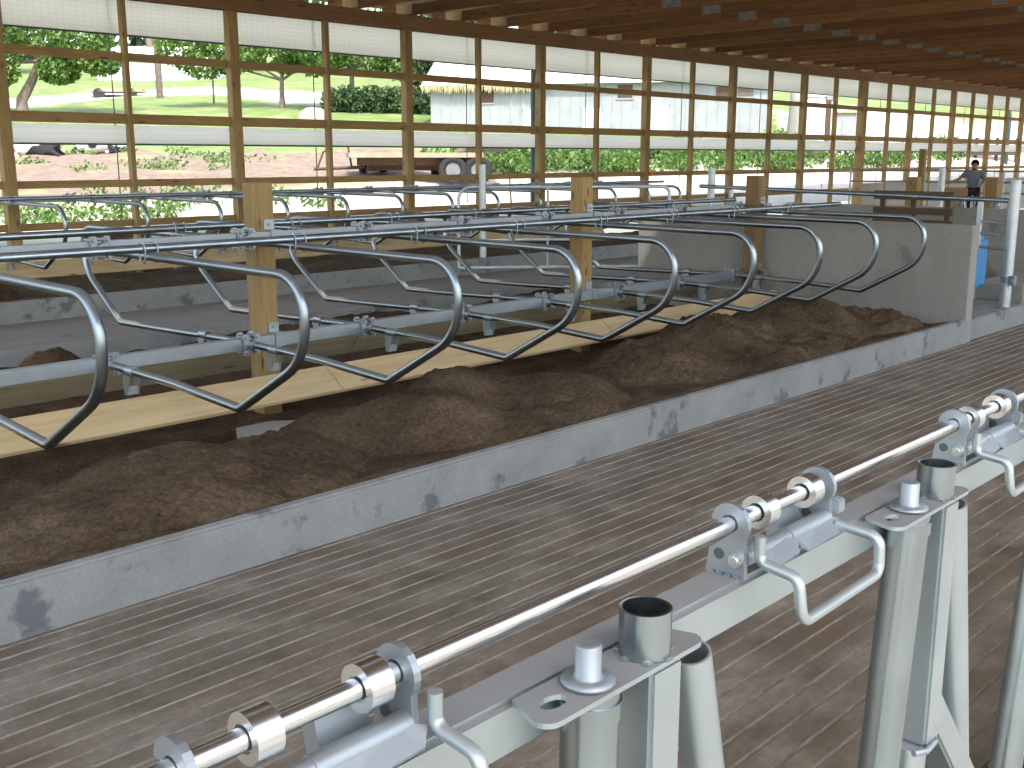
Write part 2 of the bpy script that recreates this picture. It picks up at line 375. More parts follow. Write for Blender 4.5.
# ------------------------------------------------------------------ dirt beds and heaps
def field(name, x0, x1, y0, y1, fn, label, cat, step=.05, kind=None, group=None, rough=.02, floorz=-.05, loc=None):
    nx = max(2, int((x1-x0)/step)); ny = max(2, int((y1-y0)/step)); vs = []
    for i in range(nx+1):
        for j in range(ny+1):
            x = x0+(x1-x0)*i/nx; y = y0+(y1-y0)*j/ny; z = fn(x, y)
            z += rough*(noise.fractal((x*4.5, y*4.5, 3.1), 1.0, 2.0, 5)) + rough*.8*noise.noise((x*15, y*15, 1)) + rough*.5*noise.noise((x*31, y*31, 4))
            e = i in (0, nx) or j in (0, ny)
            vs.append((x, y, floorz if (e and floorz is not None) else z))
    fs = [(i*(ny+1)+j, (i+1)*(ny+1)+j, (i+1)*(ny+1)+j+1, i*(ny+1)+j+1) for i in range(nx) for j in range(ny)]
    if loc is None: loc = ((x0+x1)/2, (y0+y1)/2, 0)
    # drop what lies under the bed so that a heap keeps its own outline
    keep = [f for f in fs if max(vs[k][2] for k in f) > -.02 or floorz is None]
    used = sorted({k for f in keep for k in f}); mp = {k: i for i, k in enumerate(used)}
    m = MB(); m.add([vs[k] for k in used], [tuple(mp[k] for k in f) for f in keep], True)
    o = m.build(name, M['dirt'], None, loc); return tag(o, label, cat, group, kind)
def bed_a(x, y):
    t = (y-4.9)/2.3
    return .285*min(1, max(0, 1.0-t*1.35))**.8 - .035 + .03*noise.noise((x*.8, y*.8, 0)) + .05*max(0, t-.6)
field('bedding_dirt', -5.9, 12.68, 4.80, 8.5, bed_a, 'thin brown dirt spread over the near stall beds below the heaps', 'dirt', .09, 'stuff', None, .02)
field('bedding_dirt_middle', -5.9, 12.68, 8.66, 10.69, lambda x, y: .10+.10*noise.noise((x*.7, y, 5))+.1*max(0, (y-10)/.7), 'brown dirt in the middle stall beds behind the post line', 'dirt', .1, 'stuff', None, .03)
field('bedding_dirt_far', -5.9, 33, 14.56, 17.6, lambda x, y: .24+.10*noise.noise((x*.6, y*.8, 9)), 'brown dirt in the far stall beds below the windows', 'dirt', .14, 'stuff', None, .03)
def lump(parts):
    def fn(x, y):
        z = -.12
        for (cx, cy, rx, ry, h, p) in parts:
            q = ((x-cx)/rx)**2 + ((y-cy)/ry)**2
            q += .16*noise.noise((x*1.7, y*1.7, cx))
            z = max(z, -.12 + (h+.12)*max(0, 1-max(0, q)**.5)**p * 1.0 if q < 1 else -.12)
        return z
    return fn
def dome(parts):
    def fn(x, y):
        acc = 0
        for (cx, cy, rx, ry, h, _) in parts:
            q = ((x-cx)/rx)**2 + ((y-cy)/ry)**2 + .14*noise.noise((x*1.9, y*1.9, cx))
            acc += math.exp(7*(h+.15)*math.exp(-1.0*max(q, 0)**1.25)) - 1
        return math.log(1+acc)/7 - .15
    return fn
G1 = 'dirt heaps in the near stalls'
field('dirt_heap', .5, 4.85, 4.84, 7.0, dome([(3.0,5.64,1.0,.78,.46,0),(3.95,5.8,.75,.68,.34,0),(3.2,5.12,1.35,.48,.29,0),(2.1,5.6,.6,.7,.24,0)]), 'big rounded brown dirt heap behind the curb, the leftmost and nearest', 'dirt heap', .035, None, G1, .022)
field('dirt_heap', 3.9, 8.4, 4.84, 7.0, dome([(5.05,5.68,.74,.70,.49,0),(5.9,6.22,.66,.56,.48,0),(6.55,5.68,.80,.70,.41,0),(4.55,6.2,.58,.54,.31,0),(5.8,5.12,1.5,.45,.29,0)]), 'double-topped brown dirt heap, the middle one between the left mound and the long ridge', 'dirt heap', .035, None, G1, .022)
field('dirt_heap', 6.9, 12.69, 4.84, 7.1, dome([(8.2,5.95,.85,.8,.44,0),(9.25,6.05,.8,.85,.56,0),(10.2,5.95,.75,.85,.50,0),(11.2,6.05,.95,.9,.56,0),(12.2,5.9,.5,.8,.36,0),(9.4,5.15,2.3,.5,.32,0),(12.1,5.3,.6,.5,.30,0)]), 'long rough brown dirt ridge in front of the concrete end wall', 'dirt heap', .035, None, G1, .035)
G3 = 'dirt heaps in the far stalls'
field('dirt_heap', 4.3, 6.6, 14.57, 16.3, dome([(5.3,15.3,.75,.55,.62,0),(5.8,15.4,.6,.5,.5,0)]), 'small light brown dirt heap in the far stalls behind the leftmost near loop', 'dirt heap', .06, None, G3, .03)
G4 = 'dirt heaps outside the window wall'
for i, (cx, h, w) in enumerate([(9.4,.93,.75),(11.9,.90,.85),(14.2,.94,.85),(16.4,.88,.7),(18.7,.92,.9)]):
    field('dirt_heap', cx-1.6, cx+1.6, 18.35, 20.3, dome([(cx,19.1,w,.5,h,0),(cx+.6,19.2,w*.7,.45,h*.92,0)]), 'low brown dirt heap outside along the foot of the window wall, %s from the left' % ORD[i], 'dirt heap', .07, None, G4, .03)
for i, (cx, cy, h) in enumerate([(4.05,9.5,.46),(9.0,9.4,.35)]):
    field('dirt_heap', cx-.9, cx+.9, 8.72, 10.3, dome([(cx,cy,.5,.4,h,0)]), ['small dark dirt heap behind the lower rail left of the nearest wooden post','low dark dirt heap in the middle stalls right of the second wooden post'][i], 'dirt heap', .05, None, 'dirt heaps in the middle stalls', .03)

# ------------------------------------------------------------------ stall hardware
PR = .030
def u_bolts(m, y, zn, zd, x=0):
    for s in (-1, 1):
        xx = x+s*.047
        m.tube([(xx, y-.037, zn), (xx, y-.037, zd-.036), (xx, y+.037, zd-.036), (xx, y+.037, zn+.037), (xx, y-.037, zn+.037), (xx, y-.037, zn-.01)], .0065, 6, .034, fs_=5)
    m.box(x-.060, x+.060, y-.028, y+.028, zn+.031, zn+.037)
    for s in (-1, 1): m.cyl((x+s*.047, y-.012, zn+.037), (x+s*.047, y-.012, zn+.05), .011, 6)
def beam_clamp(m, yf, z, x=0, s=1):
    """two saddle plates and four bolts on the face of a 100 mm beam; s=-1 puts the face on the near side"""
    for q in (-1, 1):
        m.box(x+q*.052-.024, x+q*.052+.024, yf-.030 if s < 0 else yf, yf if s < 0 else yf+.030, z-.088, z+.088, .006)
        for k in (-1, 1):
            m.cyl((x+q*.052, yf+s*.03, z+k*.062), (x+q*.052, yf+s*.047, z+k*.062), .015, 6)
            m.box(x+q*.052-.02, x+q*.052+.02, yf-s*.0, yf-s*.10, z+k*.062-.008, z+k*.062+.008)
    m.tube([(x, yf+s*.075, z), (x, yf-s*.01, z)], .040, 14)
def board_bracket(m, y, z, zb, x=0, s=1):
    m.tube([(x, y-.055, z), (x, y+.055, z)], .037, 12, wall=.006)
    for q in (-.041, .041):
        m.prism([(y-.05, z-.028), (y+.055, z-.028), (y+.02*s+.018, zb), (y+.02*s-.018, zb)], 'X', x+q-.004, x+q+.004)
    m.box(x-.045, x+.045, y+.02*s-.018, y+.02*s-.010, zb, zb+.06)
def stall_divider(label, group, X, path, fil, yneck, ybeam, s, ybr, zt=1.475, zl=.64):
    t = thing('stall_divider', label, 'stall divider', (X,0,0), group)
    m = MB(); m.tube([(X,)+p for p in path], PR, 14, fil, fs_=9); m.build('pipe_loop', M['pipe'], t)
    m = MB(); u_bolts(m, yneck, zt+.06, zt, X); m.build('u_bolt', M['clamp'], t)
    m = MB(); beam_clamp(m, ybeam, zt+.02, X, s); m.build('beam_clamp', M['clamp'], t)
    m = MB(); beam_clamp(m, ybeam, zl, X, s); m.build('beam_clamp', M['clamp'], t)
    m = MB(); board_bracket(m, ybr, zl-.005, .465, X, 1 if s < 0 else -1); m.build('board_bracket', M['galv'], t)
    return t
YB = 7.62                                               # beam centre
A_path = [(7.62,1.485), (5.10,1.470), (5.10,.99), (5.82,.585), (6.6,.628), (7.72,.645)]
B_path = [(7.55,1.485), (10.50,1.470), (10.50,1.05), (9.84,.585), (9.1,.60), (7.55,.645)]
C_path = [(17.20,1.485), (14.76,1.470), (14.76,.99), (15.52,.590), (16.2,.62), (17.20,.645)]
fl = [.34, .36, .085, 1.5]
XA = [2.425+1.2205*i for i in range(9)]
ga = 'stall dividers of the near row'
da = stall_divider('steel stall divider loop of the near row, first from the left and nearest', ga, XA[0], A_path, fl, 6.85, YB-.05, -1, 7.22)
for i in range(1, 9):
    dup(da, (XA[i],0,0), 'steel stall divider loop of the near row, %s from the left' % ORD[i], ga)
gb = 'stall dividers of the middle row'
db = stall_divider('steel stall divider loop of the middle row beyond the post line, first from the left', gb, XA[2]+.03, B_path, fl, 8.65, YB+.05, 1, 8.32)
for k, i in enumerate(range(3, 9)):
    dup(db, (XA[i]+.03,0,0), 'steel stall divider loop of the middle row beyond the post line, %s from the left' % ORD[k+1], gb)
gc = 'stall dividers of the far row'
dc = stall_divider('steel stall divider loop of the far row under the windows, first from the left', gc, 5.43, C_path, fl, 16.48, 17.20, -1, 16.75)
for i in range(1, 14):
    dup(dc, (5.43+1.2205*i,0,0), 'steel stall divider loop of the far row under the windows, %s from the left' % ORD[i], gc)

def rail(name, y, z, x0, x1, label, r=.0302, mat='rail', cat='rail'):
    m = MB(); m.tube([(x0,y,z), (x1,y,z)], r, 14)
    x = x0+2.1
    while x < x1: m.tube([(x-.05,y,z), (x+.05,y,z)], r+.004, 14); x += 6.1
    o = m.build(name, M[mat], None, (x0,y,z)); return tag(o, label, cat)
rail('neck_rail', 6.85, 1.535, -.5, 13.55, 'long shiny steel neck rail across the tops of the near divider loops')
rail('neck_rail', 8.65, 1.535, -.5, 13.85, 'long steel neck rail over the middle row just behind the upper beam')
rail('neck_rail', 16.48, 1.535, 2.0, 23.0, 'long steel neck rail over the far row in front of the windows')
def beam(name, y, z, x0, x1, label, parent=None, h=.10):
    m = MB(); m.box(x0, x1, y-.05, y+.05, z-h/2, z+h/2, .008); return tag(m.build(name, M['galv'], None, (x0,y,z)), label, 'beam')
beam('support_beam', YB, 1.495, -.5, 12.66, 'upper square galvanized support beam carrying the near and middle stall loops')
beam('support_beam', YB, .640, -.5, 12.62, 'lower square galvanized support beam above the yellow planks')
beam('support_beam', 17.25, 1.495, 2.0, 23.0, 'upper galvanized beam of the far stalls in front of the windows')
beam('support_beam', 17.25, .640, 2.0, 23.0, 'lower galvanized beam of the far stalls in front of the windows')

# wooden posts carrying the beams
def stall_post(x, y, top, label, w=.178, mat='post_wood'):
    t = thing('wooden_post', label, 'post', (x,y,0), 'wooden posts along the stall beams')
    m = MB(); m.box(x-w/2, x+w/2, y-w/2, y+w/2, -.05, top, .006); m.build('timber', M[mat], t)
    for z in (1.495, .64):
        m = MB(); xx = x+.03
        m.box(xx-.05, xx+.05, y-w/2-.115, y-w/2-.104, z-.05, z+.05)
        m.box(xx-.05, xx+.05, y-w/2-.11, y-w/2+.01, z+.052, z+.062)
        m.box(xx-.05, xx+.05, y-w/2-.012, y-w/2, z+.06, z+.14)
        m.cyl((xx, y-w/2-.012, z+.105), (xx, y-w/2-.028, z+.105), .014, 6)
        m.build('post_bracket', M['galv'], t)
    return t
yp = YB+.05+.09
stall_post(5.13, yp, 1.935, 'square yellow wooden post rising through the beams, the nearest at left')
stall_post(9.30, yp, 1.925, 'square yellow wooden post rising through the beams, the middle one')
stall_post(12.50, 7.50+.0, 1.905, 'square brown wooden post with a knot, against the concrete end wall', .178, 'shaded_brown_post')

# brisket planks
def plank(x0, x1, yb, zb, yt, zt, mat, label, group, th=.038):
    d = Vector((0, yt-yb, zt-zb)); up = d.normalized(); nrm = Vector((0, -up.z, up.y))
    c = Vector((0, (yb+yt)/2, (zb+zt)/2))
    m = MB(); m.bar((x0,c.y,c.z), (x1,c.y,c.z), th, d.length, up, .004)
    return tag(m.build('brisket_plank', M[mat], None, (x0,c.y,c.z)), label, 'plank', group)
for i, (a, b_) in enumerate([(-1.9,1.72),(1.725,5.37),(5.375,9.03),(9.035,12.69)]):
    plank(a, b_, 7.02, .25, 7.26, .42, 'plank', ['pale yellow pine brisket plank under the near loops, at the left edge of the row','pale yellow pine brisket plank under the near loops, ending beside the nearest post','pale yellow pine brisket plank under the near loops, right of the plank joint','pale yellow pine brisket plank under the near loops, touching the end wall'][i], 'brisket planks of the near row')
for i, (a, b_) in enumerate([(-.5,3.0),(3.005,6.66),(6.665,10.3),(10.305,12.69)]):
    plank(a, b_, 8.60, .215, 8.42, .445, 'plank_green', 'greenish brisket plank behind the lower beam, %s from the left' % ORD[i], 'brisket planks of the middle row')
for i, (a, b_) in enumerate([(3.0,6.4),(6.405,10.05),(10.055,13.7),(13.705,17.4),(17.405,21.0)]):
    plank(a, b_, 16.78, .31, 16.92, .56, 'plank', 'yellow brisket plank of the far row below the windows, %s from the left' % ORD[i], 'brisket planks of the far row')
# loose concrete chunk lying in the dark gap below the plank
m = MB(); m.prism([(4.35,6.8),(4.75,6.62),(4.95,6.9),(4.7,7.1),(4.4,7.1)], 'Z', .02, .10); o = m.build('concrete_chunk', M['wallc'], None, (4.6,6.9,.02)); tag(o, 'grey concrete chunk lying in the gap under the yellow plank', 'concrete')

# ------------------------------------------------------------------ window wall
WY = 17.90
wx = [7.21+2.111*i for i in range(-2, 15)] + [36.76+1.96*i for i in range(1, 14)]
for i, x in enumerate(wx):
    big = (i % 2 == 0)
    w, dp = (.185, .185) if big else (.075, .15)
    if i == 16: w, dp = .26, .26
    m = MB(); m.box(x-w/2, x+w/2, WY-.09, WY-.09+dp, -.2, 4.78, .004)
    tag(m.build('wall_post', M['post_wood'], None, (x,WY,0)), '%s wooden post of the window wall, %s from the left end' % ('thick square' if big else 'slim', ORD[i]), 'post', 'wooden posts of the window wall', 'structure')
for nm, z, h, y in (('upper_girt',3.81,.14,WY+.06),('middle_girt',2.785,.17,WY+.06),('lower_girt',1.70,.125,WY+.06),('bottom_girt',1.02,.12,WY+.06)):
    m = MB(); m.box(2.9, 62, y-.045, y+.02, z-h/2, z+h/2, .003)
    tag(m.build('trim_'+nm, M['girt_wood']), 'horizontal wooden %s running the length of the window wall' % nm.replace('_',' '), 'girt', None, 'structure')
m = MB(); m.box(2.9, 62, WY-.17, WY-.12, 4.74, 5.03, .004); m.box(2.9, 62, WY+.02, WY+.07, 4.74, 5.03, .004)
tag(m.build('trim_eave_beam', M['beam_wood']), 'brown wooden eave beam along the top of the window wall', 'beam', None, 'structure')
m = MB(); m.box(36.9, 62, WY-.06, WY+.10, -.2, 1.22, .01); tag(m.build('wall_window_base', M['wallc']), 'low grey concrete wall under the far windows', 'wall', None, 'structure')
for (nm, z0, z1, mt, lab) in (('side_curtain',4.19,5.02,'curtain','white gridded side curtain hanging under the eave along the window wall'), ('rolled_curtain',2.37,2.68,'curtain2','white rolled side curtain band below the middle girt')):
    t = thing(nm, lab, 'curtain', (2.9, 18.08, z0))
    yo = 18.08; n = 240; vs = []; 
    for i in range(n+1):
        x = 2.9+(62-2.9)*i/n; q = .012*math.sin(x*2.97)
        if nm == 'side_curtain': sec = [(yo+q, z1), (yo+q+.02, (z0+z1)/2), (yo+q, z0), (yo+q+.012, z0), (yo+q+.032, (z0+z1)/2), (yo+q+.012, z1)]
        else: sec = [(yo+q, z1), (yo+q-.04, z1-.06), (yo+q-.06, (z0+z1)/2), (yo+q-.04, z0+.04), (yo+q, z0), (yo+q+.06, z0+.05), (yo+q+.08, (z0+z1)/2), (yo+q+.05, z1)]
        vs += [(x, a, b) for a, b in sec]; k = len(sec)
    fs = [(i*k+j, (i+1)*k+j, (i+1)*k+(j+1)%k, i*k+(j+1)%k) for i in range(n) for j in range(k)]
    m = MB(); m.add(vs, fs, True); m.build('sheet', M[mt], t)
    m = MB(); m.tube([(2.9, yo-.01, z0-.012), (62, yo-.01, z0-.012)], .016, 8); m.build('hem_pipe', M['dark_steel'], t)
    if nm == 'side_curtain':
        for i, x in enumerate(wx):
            if i % 2 == 1:
                m = MB(); m.tube([(x-.13, yo+.06, 1.1), (x-.13, yo+.06, 4.9)], .011, 6); m.build('pull_cord', M['dark_steel'], t)

# ------------------------------------------------------------------ roof
def roof_z(y): return 5.16 + (18.6-y)*.30 if y > 5 else 5.16+13.6*.30-(5-y)*.30
m = MB()
for (a, b_) in ((18.9, 5.25), (4.75, -3.0)):  # unseen open ridge and short near eave, shaped to let daylight in
    m.prism([(a, roof_z(a)+.20), (b_, roof_z(b_)+.20), (b_, roof_z(b_)+.23), (a, roof_z(a)+.23)], 'X', -4, 62)
tag(m.build('ceiling', M['roofdeck']), 'dark underside of the barn roof above the trusses', 'roof', None, 'structure')
def truss(label, X):
    t = thing('roof_truss', label, 'roof truss', (X,0,5.03), 'roof trusses')
    x0, x1 = X-.02, X+.02
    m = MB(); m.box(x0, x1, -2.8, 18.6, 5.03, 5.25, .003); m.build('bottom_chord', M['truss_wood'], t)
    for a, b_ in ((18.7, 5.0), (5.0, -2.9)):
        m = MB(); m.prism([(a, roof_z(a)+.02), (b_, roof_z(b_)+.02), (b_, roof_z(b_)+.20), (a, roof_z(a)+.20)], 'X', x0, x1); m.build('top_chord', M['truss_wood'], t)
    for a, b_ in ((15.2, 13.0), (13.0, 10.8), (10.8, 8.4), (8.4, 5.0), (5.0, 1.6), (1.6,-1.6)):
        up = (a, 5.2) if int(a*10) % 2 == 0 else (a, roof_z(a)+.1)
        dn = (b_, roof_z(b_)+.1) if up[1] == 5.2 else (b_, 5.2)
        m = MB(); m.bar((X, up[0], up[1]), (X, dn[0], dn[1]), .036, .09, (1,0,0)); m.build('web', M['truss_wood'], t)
    m = MB(); m.box(x0-.022, x1+.002, 17.72, 18.2, 5.06, 5.26); m.build('heel_block', M['plank'], t)  # pale plank colour stands in for daylight on the eave blocking
    for (y, z, w, h) in ((13.2, 5.14, .46, .17), (8.4, 5.16, .30, .16)):
        m = MB(); m.box(x0-.004, x1+.004, y-w/2, y+w/2, z-h/2, z+h/2); m.build('splice_plate', M['plate'], t)
    return t
t0 = truss('brown roof truss with steel splice plate, first from the left end of the ceiling', 8.6)
for i in range(1, 38):
    dup(t0, (8.6+1.42*i, 0, 5.03), 'brown roof truss with steel splice plate, %s from the left end of the ceiling' % ORD[i], 'roof trusses')
# opposite side: open sidewall with posts behind the viewer (outside the frame, holds the roof)
for i in range(8):
    m = MB(); x = -3+8*i; m.box(x-.1, x+.1, -2.8, -2.6, .3, 5.03)
    tag(m.build('wall_post_opposite', M['post_wood'], None, (x,-2.7,0)), 'wooden post of the open side behind the viewer', 'post', 'posts of the opposite side', 'structure')

# ------------------------------------------------------------------ headlock panel in front
def headlock():
    rail_y, rz = .605, 1.745
    # top beam
    m = MB(); m.box(-.6, 3.4, .584, .634, 1.632, 1.685, .006); tag(m.build('headlock_beam', M['lock'], None, (-.6,.61,1.66)), 'square galvanized top beam of the headlock panel in the foreground', 'beam')
    m = MB(); m.tube([(-.6,rail_y,rz), (3.4,rail_y,rz)], .0088, 20); tag(m.build('release_rod', M['zinc'], None, (-.6,rail_y,rz)), 'bright round zinc release rod running through the latch ears in the foreground', 'rod')
    def latch(label, Xf, L, mirror=False):
        t = thing('headlock_latch', label, 'latch', (Xf,.605,1.685), 'headlock latches on the beam')
        def ear(X, tab):
            n = 12; out = []; inn = []
            for k in range(n+1):
                a = math.radians(-38 + (175+38)*k/n)              # from the front, over the top, to the back lip
                # angle 0 = toward the viewer (-Y)
                out.append((rail_y-.0235*math.cos(a), rz+.0235*math.sin(a)))
            for k in range(n+1):
                a = math.radians(175 - (175+60)*k/n)
                inn.append((rail_y-.0105*math.cos(a), rz+.0105*math.sin(a)))
            poly = [(.584,1.684)] + out + inn + [(.617,1.722),(.630,1.712),(.634,1.684)]
            m = MB(); m.prism(poly, 'X', X-.0035, X+.0035); e = m.build('latch_ear', M['cast'], t)
            m = MB()
            m.cyl((X-.0035,.594,1.706), (X-.010,.594,1.706), .0085, 6); m.cyl((X-.010,.594,1.706), (X-.012,.594,1.706), .005, 8)
            m.build('bolt', M['zinc'], e)
            m = MB(); m.tube([(X-.0045,.617,1.708), (X-.0030,.617,1.708)], .0065, 14); m.build('hole_shade_disc', M['dark_steel'], e)  # solid dark disc stands in for the shade inside a hole
            m = MB()
            for q in range(4): m.box(X-.008, X-.003, .588+.011*q, .597+.011*q, 1.683, 1.688, .0015)
            m.build('weld', M['cast'], e)
            if tab:
                m = MB(); m.box(X+.003, X+.022, .578, .590, 1.712, 1.730, .002); m.build('stop_tab', M['cast'], e)
        ear(Xf, False); ear(Xf+L, not mirror)
        for X in (Xf+.062, Xf+L-.030):
            m = MB(); m.tube([(X-.011,rail_y,rz), (X+.011,rail_y,rz)], .0195, 24, wall=.0085); m.build('collar', M['zinc'], t)
        m = MB(); m.tube([(Xf+.004,.592,1.706), (Xf+L*.5,.592,1.706)], .0105, 14); m.tube([(Xf+L*.5,.592,1.706), (Xf+L-.004,.592,1.706)], .0118, 14); m.build('cam_tube', M['cast'], t)
        def flap(xa, xb, w):
            pts = [(xa,.590,1.716),(xb-.03,.590,1.716),(xb,.577,1.708),(xb-.012,.566,1.698),(xa+.02,.566,1.694)]
            b = MB(); n = len(pts); th = Vector((0,.0012,-.003))
            vs = [Vector(p) for p in pts] + [Vector(p)+th for p in pts]
            b.add(vs, [tuple(range(n)), tuple(reversed(range(n,2*n)))] + [(i, n+i, n+(i+1)%n, (i+1)%n) for i in range(n)]); b.build('cam_flap', M['cast'], t)
        flap(Xf+.010, Xf+L*.50, .02); flap(Xf+L*.46, Xf+L+.005, .02)
        m = MB(); m.prism([(.612,1.690),(.632,1.69),(.640,1.725),(.622,1.728)], 'X', Xf+L-.07, Xf+L-.02); m.build('cam_paddle', M['cast'], t)
        m = MB(); Z = 1.70
        A0, A1 = (Xf+.007, Xf+L-.006) if not mirror else (Xf+L+.009, Xf+.012)
        m.tube([(A0,.572,1.736),(A0,.572,1.706),(A0,.524,1.701),(A0,.517,1.652),(A1,.517,1.656),(A1,.519,1.700),(A1,.574,1.704)], .0064, 12, [.012,.014,.014,.014,.014,.012], fs_=6)
        m.build('trip_handle', M['lock'], t)
        return t
    latch('galvanized headlock latch with crank handle at the bottom left corner', .316, .192, True)
    latch('galvanized headlock latch with crank handle in the middle of the foreground beam', .990, .196)
    latch('galvanized headlock latch with crank handle at the right edge of the foreground beam', 1.609, .203)
    latch('galvanized headlock latch at the far right end of the panel, outside view', 2.27, .20) if False else None
    def pivot(label_s, px, lab_pipe, lean, second):
        y = .556
        t = thing('pivot_plate', 'galvanized pivot plate with pin and stub tube, ' + label_s, 'bracket', (px,y,1.68), 'pivot plates on the headlock beam')
        # strap with a slotted hole
        n = 6; x0, x1, ya, yb_ = px-.082, px+.150, .530, .584; r = .016; out = []
        for (cx, cy, a0) in ((x1-r, ya+r, -90), (x1-r, yb_-.004, 0), (x0+r, yb_-.004, 90), (x0+r, ya+r, 180)):
            rr = r if cy < .56 else .004
            for k in range(n+1):
                a = math.radians(a0+90*k/n); out.append((cx+rr*math.cos(a), cy+rr*math.sin(a)))
        hx, hy = px-.047, y; hole = [(hx+.016*math.cos(2*PI*k/16), hy+.0095*math.sin(2*PI*k/16)) for k in range(16)]
        b = bmesh.new()
        def loop(ps, z): return [b.verts.new((p[0], p[1], z)) for p in ps]
        top_o = loop(out, 1.686); top_h = loop(hole, 1.686); bot_o = loop(out, 1.681); bot_h = loop(hole, 1.681)
        def edges(l): return [b.edges.new((l[i], l[(i+1) % len(l)])) for i in range(len(l))]
        bmesh.ops.triangle_fill(b, use_beauty=True, edges=edges(top_o)+edges(top_h))
        bmesh.ops.triangle_fill(b, use_beauty=True, edges=edges(bot_o)+edges(bot_h))
        for A, B in ((top_o, bot_o), (top_h, bot_h)):
            for i in range(len(A)):
                b.faces.new((A[i], A[(i+1) % len(A)], B[(i+1) % len(A)], B[i]))
        bmesh.ops.recalc_face_normals(b, faces=list(b.faces)); b.verts.index_update()
        m = MB(); m.add([v.co.copy() for v in b.verts], [[v.index for v in f.verts] for f in b.faces]); b.free(); m.build('strap', M['lock'], t)
        m = MB(); m.lathe([(0,.036),(.0105,.036),(.0120,.034),(.0120,.006),(.015,.004),(.0245,.003),(.0245,-.001),(0,-.001)], (px, y, 1.688), 24); m.build('pivot_pin', M['cast'], t)
        m = MB(); m.tube([(px+.083, y, 1.686), (px+.083, y, 1.732)], .0248, 28, wall=.0030); m.build('stub_tube', M['locktube'], t)
        m = MB()
        for k in range(7):
            a = 2*PI*k/7+.3; m.box(px+.083+.025*math.cos(a)-.005, px+.083+.025*math.cos(a)+.005, y+.025*math.sin(a)-.004, y+.025*math.sin(a)+.004, 1.685, 1.689, .0015)
        m.build('weld', M['cast'], t)
        # hanging stanchion pipe under the pin
        m = MB(); m.tube([(px+.004, y, 1.681), (px+.004-lean*.95, y, .80)], .0265, 36, wall=.003)
        m.tube([(px+.004, y, 1.655), (px+.004, y, 1.672)], .0282, 28)
        tag(m.build('stanchion_pipe', M['locktube'], None, (px,y,.8)), 'round galvanized stanchion pipe under the pivot pin, ' + label_s, 'stanchion', 'stanchion pipes of the headlock panel')
        # square upright and its slanted leg
        u = thing('square_upright', 'square galvanized upright below the stub tube, ' + label_s, 'upright', (px+.088,y,.8), 'square uprights of the headlock panel')
        m = MB(); m.bar((px+.087, y, 1.681), (px+.087, y, 1.322), .049, .049, (0,1,0), .004); m.build('tube', M['lock'], u)
        m = MB(); m.bar((px+.078, y, 1.392), (px+.375, y, 1.05), .048, .0495, (0,1,0), .004); m.build('slanted_leg', M['lock'], u)
        m = MB(); m.tube([(px+.062, y-.003, 1.322), (px+.03, y, .80)], .023, 20); m.build('lower_pipe', M['lock'], u)
        m = MB(); m.tube([(px+.040, y-.018, 1.322), (px+.062, y-.027, 1.320), (px+.092, y-.026, 1.322)], .005, 8); m.build('weld', M['cast'], u)
        # leaning open pipe beyond the upright
        a = Vector((px+.176, y+.012, 1.650)); b2 = a + Vector((.205, .0, -.86))
        m = MB(); m.tube([a, b2], .0225, 26, wall=.003)
        tag(m.build('leaning_pipe', M['lock'], None, tuple(b2)), 'leaning open-topped galvanized pipe beside the square upright, ' + label_s, 'stanchion', 'leaning pipes of the headlock panel')
    pivot('nearest at the bottom centre', .684, '', .02, False)
    pivot('second along the beam, at right', 1.346, '', .10, True)
    m = MB(); m.tube([(1.955,.556,1.674), (1.80,.556,.80)], .0265, 24, wall=.003)
    tag(m.build('stanchion_pipe', M['locktube'], None, (1.9,.556,.8)), 'round galvanized stanchion pipe cut off by the right edge of the photo', 'stanchion', 'stanchion pipes of the headlock panel')
headlock()

# ------------------------------------------------------------------ gates, posts and clutter around the crossover
def square_post(name, x, y, z0, z1, w, label, mat='white_steel', cat='post', round_=True):
    m = MB()
    if round_: m.tube([(x,y,z0), (x,y,z1)], w/2, 18)
    else: m.box(x-w/2, x+w/2, y-w/2, y+w/2, z0, z1, .005)
    return tag(m.build(name, M[mat], None, (x,y,z0)), label, cat)
gx0, gy0, gx1, gy1 = 13.0, 13.59, 15.75, 11.15
g = thing('pipe_gate', 'galvanized pipe gate with rounded corner standing across the far alley behind the middle post', 'gate', (gx0,gy0,.2))
m = MB(); m.tube([(gx0,gy0,.26), (gx0,gy0,1.64), (gx1,gy1,1.64), (gx1,gy1,.26), (gx0,gy0,.26)], .030, 12, [.22,.12,.05]); m.build('gate_frame', M['white_steel'], g)
for z in (.74,):
    m = MB(); m.tube([(gx0,gy0,z), (gx1,gy1,z)], .027, 10); m.build('gate_rail', M['white_steel'], g)
for f in (.42,):
    m = MB(); m.tube([(gx0+(gx1-gx0)*f, gy0+(gy1-gy0)*f, .26), (gx0+(gx1-gx0)*f, gy0+(gy1-gy0)*f, 1.64)], .024, 10); m.build('gate_stile', M['galv'], g)
square_post('gate_post', 13.22, 13.22, .45, 2.02, .115, 'white galvanized round post in the far alley beside the pipe gate')
square_post('steel_post', 18.2, 11.9, 0, 1.93, .14, 'white galvanized round post right of the far stalls in front of the windows')
square_post('steel_post', 18.0, 11.32, 0, 1.58, .085, 'short white steel post just left of the brown post at the end wall')
gm = thing('man_gate', 'narrow steel gate with three rails beside the end wall at right', 'gate', (14.45,5.34,.25))
m = MB(); m.box(14.42, 14.48, 5.31, 5.37, .97, 1.585, .006); m.build('gate_stile', M['white_steel'], gm)
for z in (1.33, 1.18, 1.00):
    m = MB(); m.tube([(14.45,5.33,z), (14.45,4.94,z-.02)], .020, 10); m.build('gate_rail', M['galv'], gm)
t = thing('gate_post', 'thick pale galvanized post standing on the curb at the right edge', 'post', (14.43,4.92,.25))
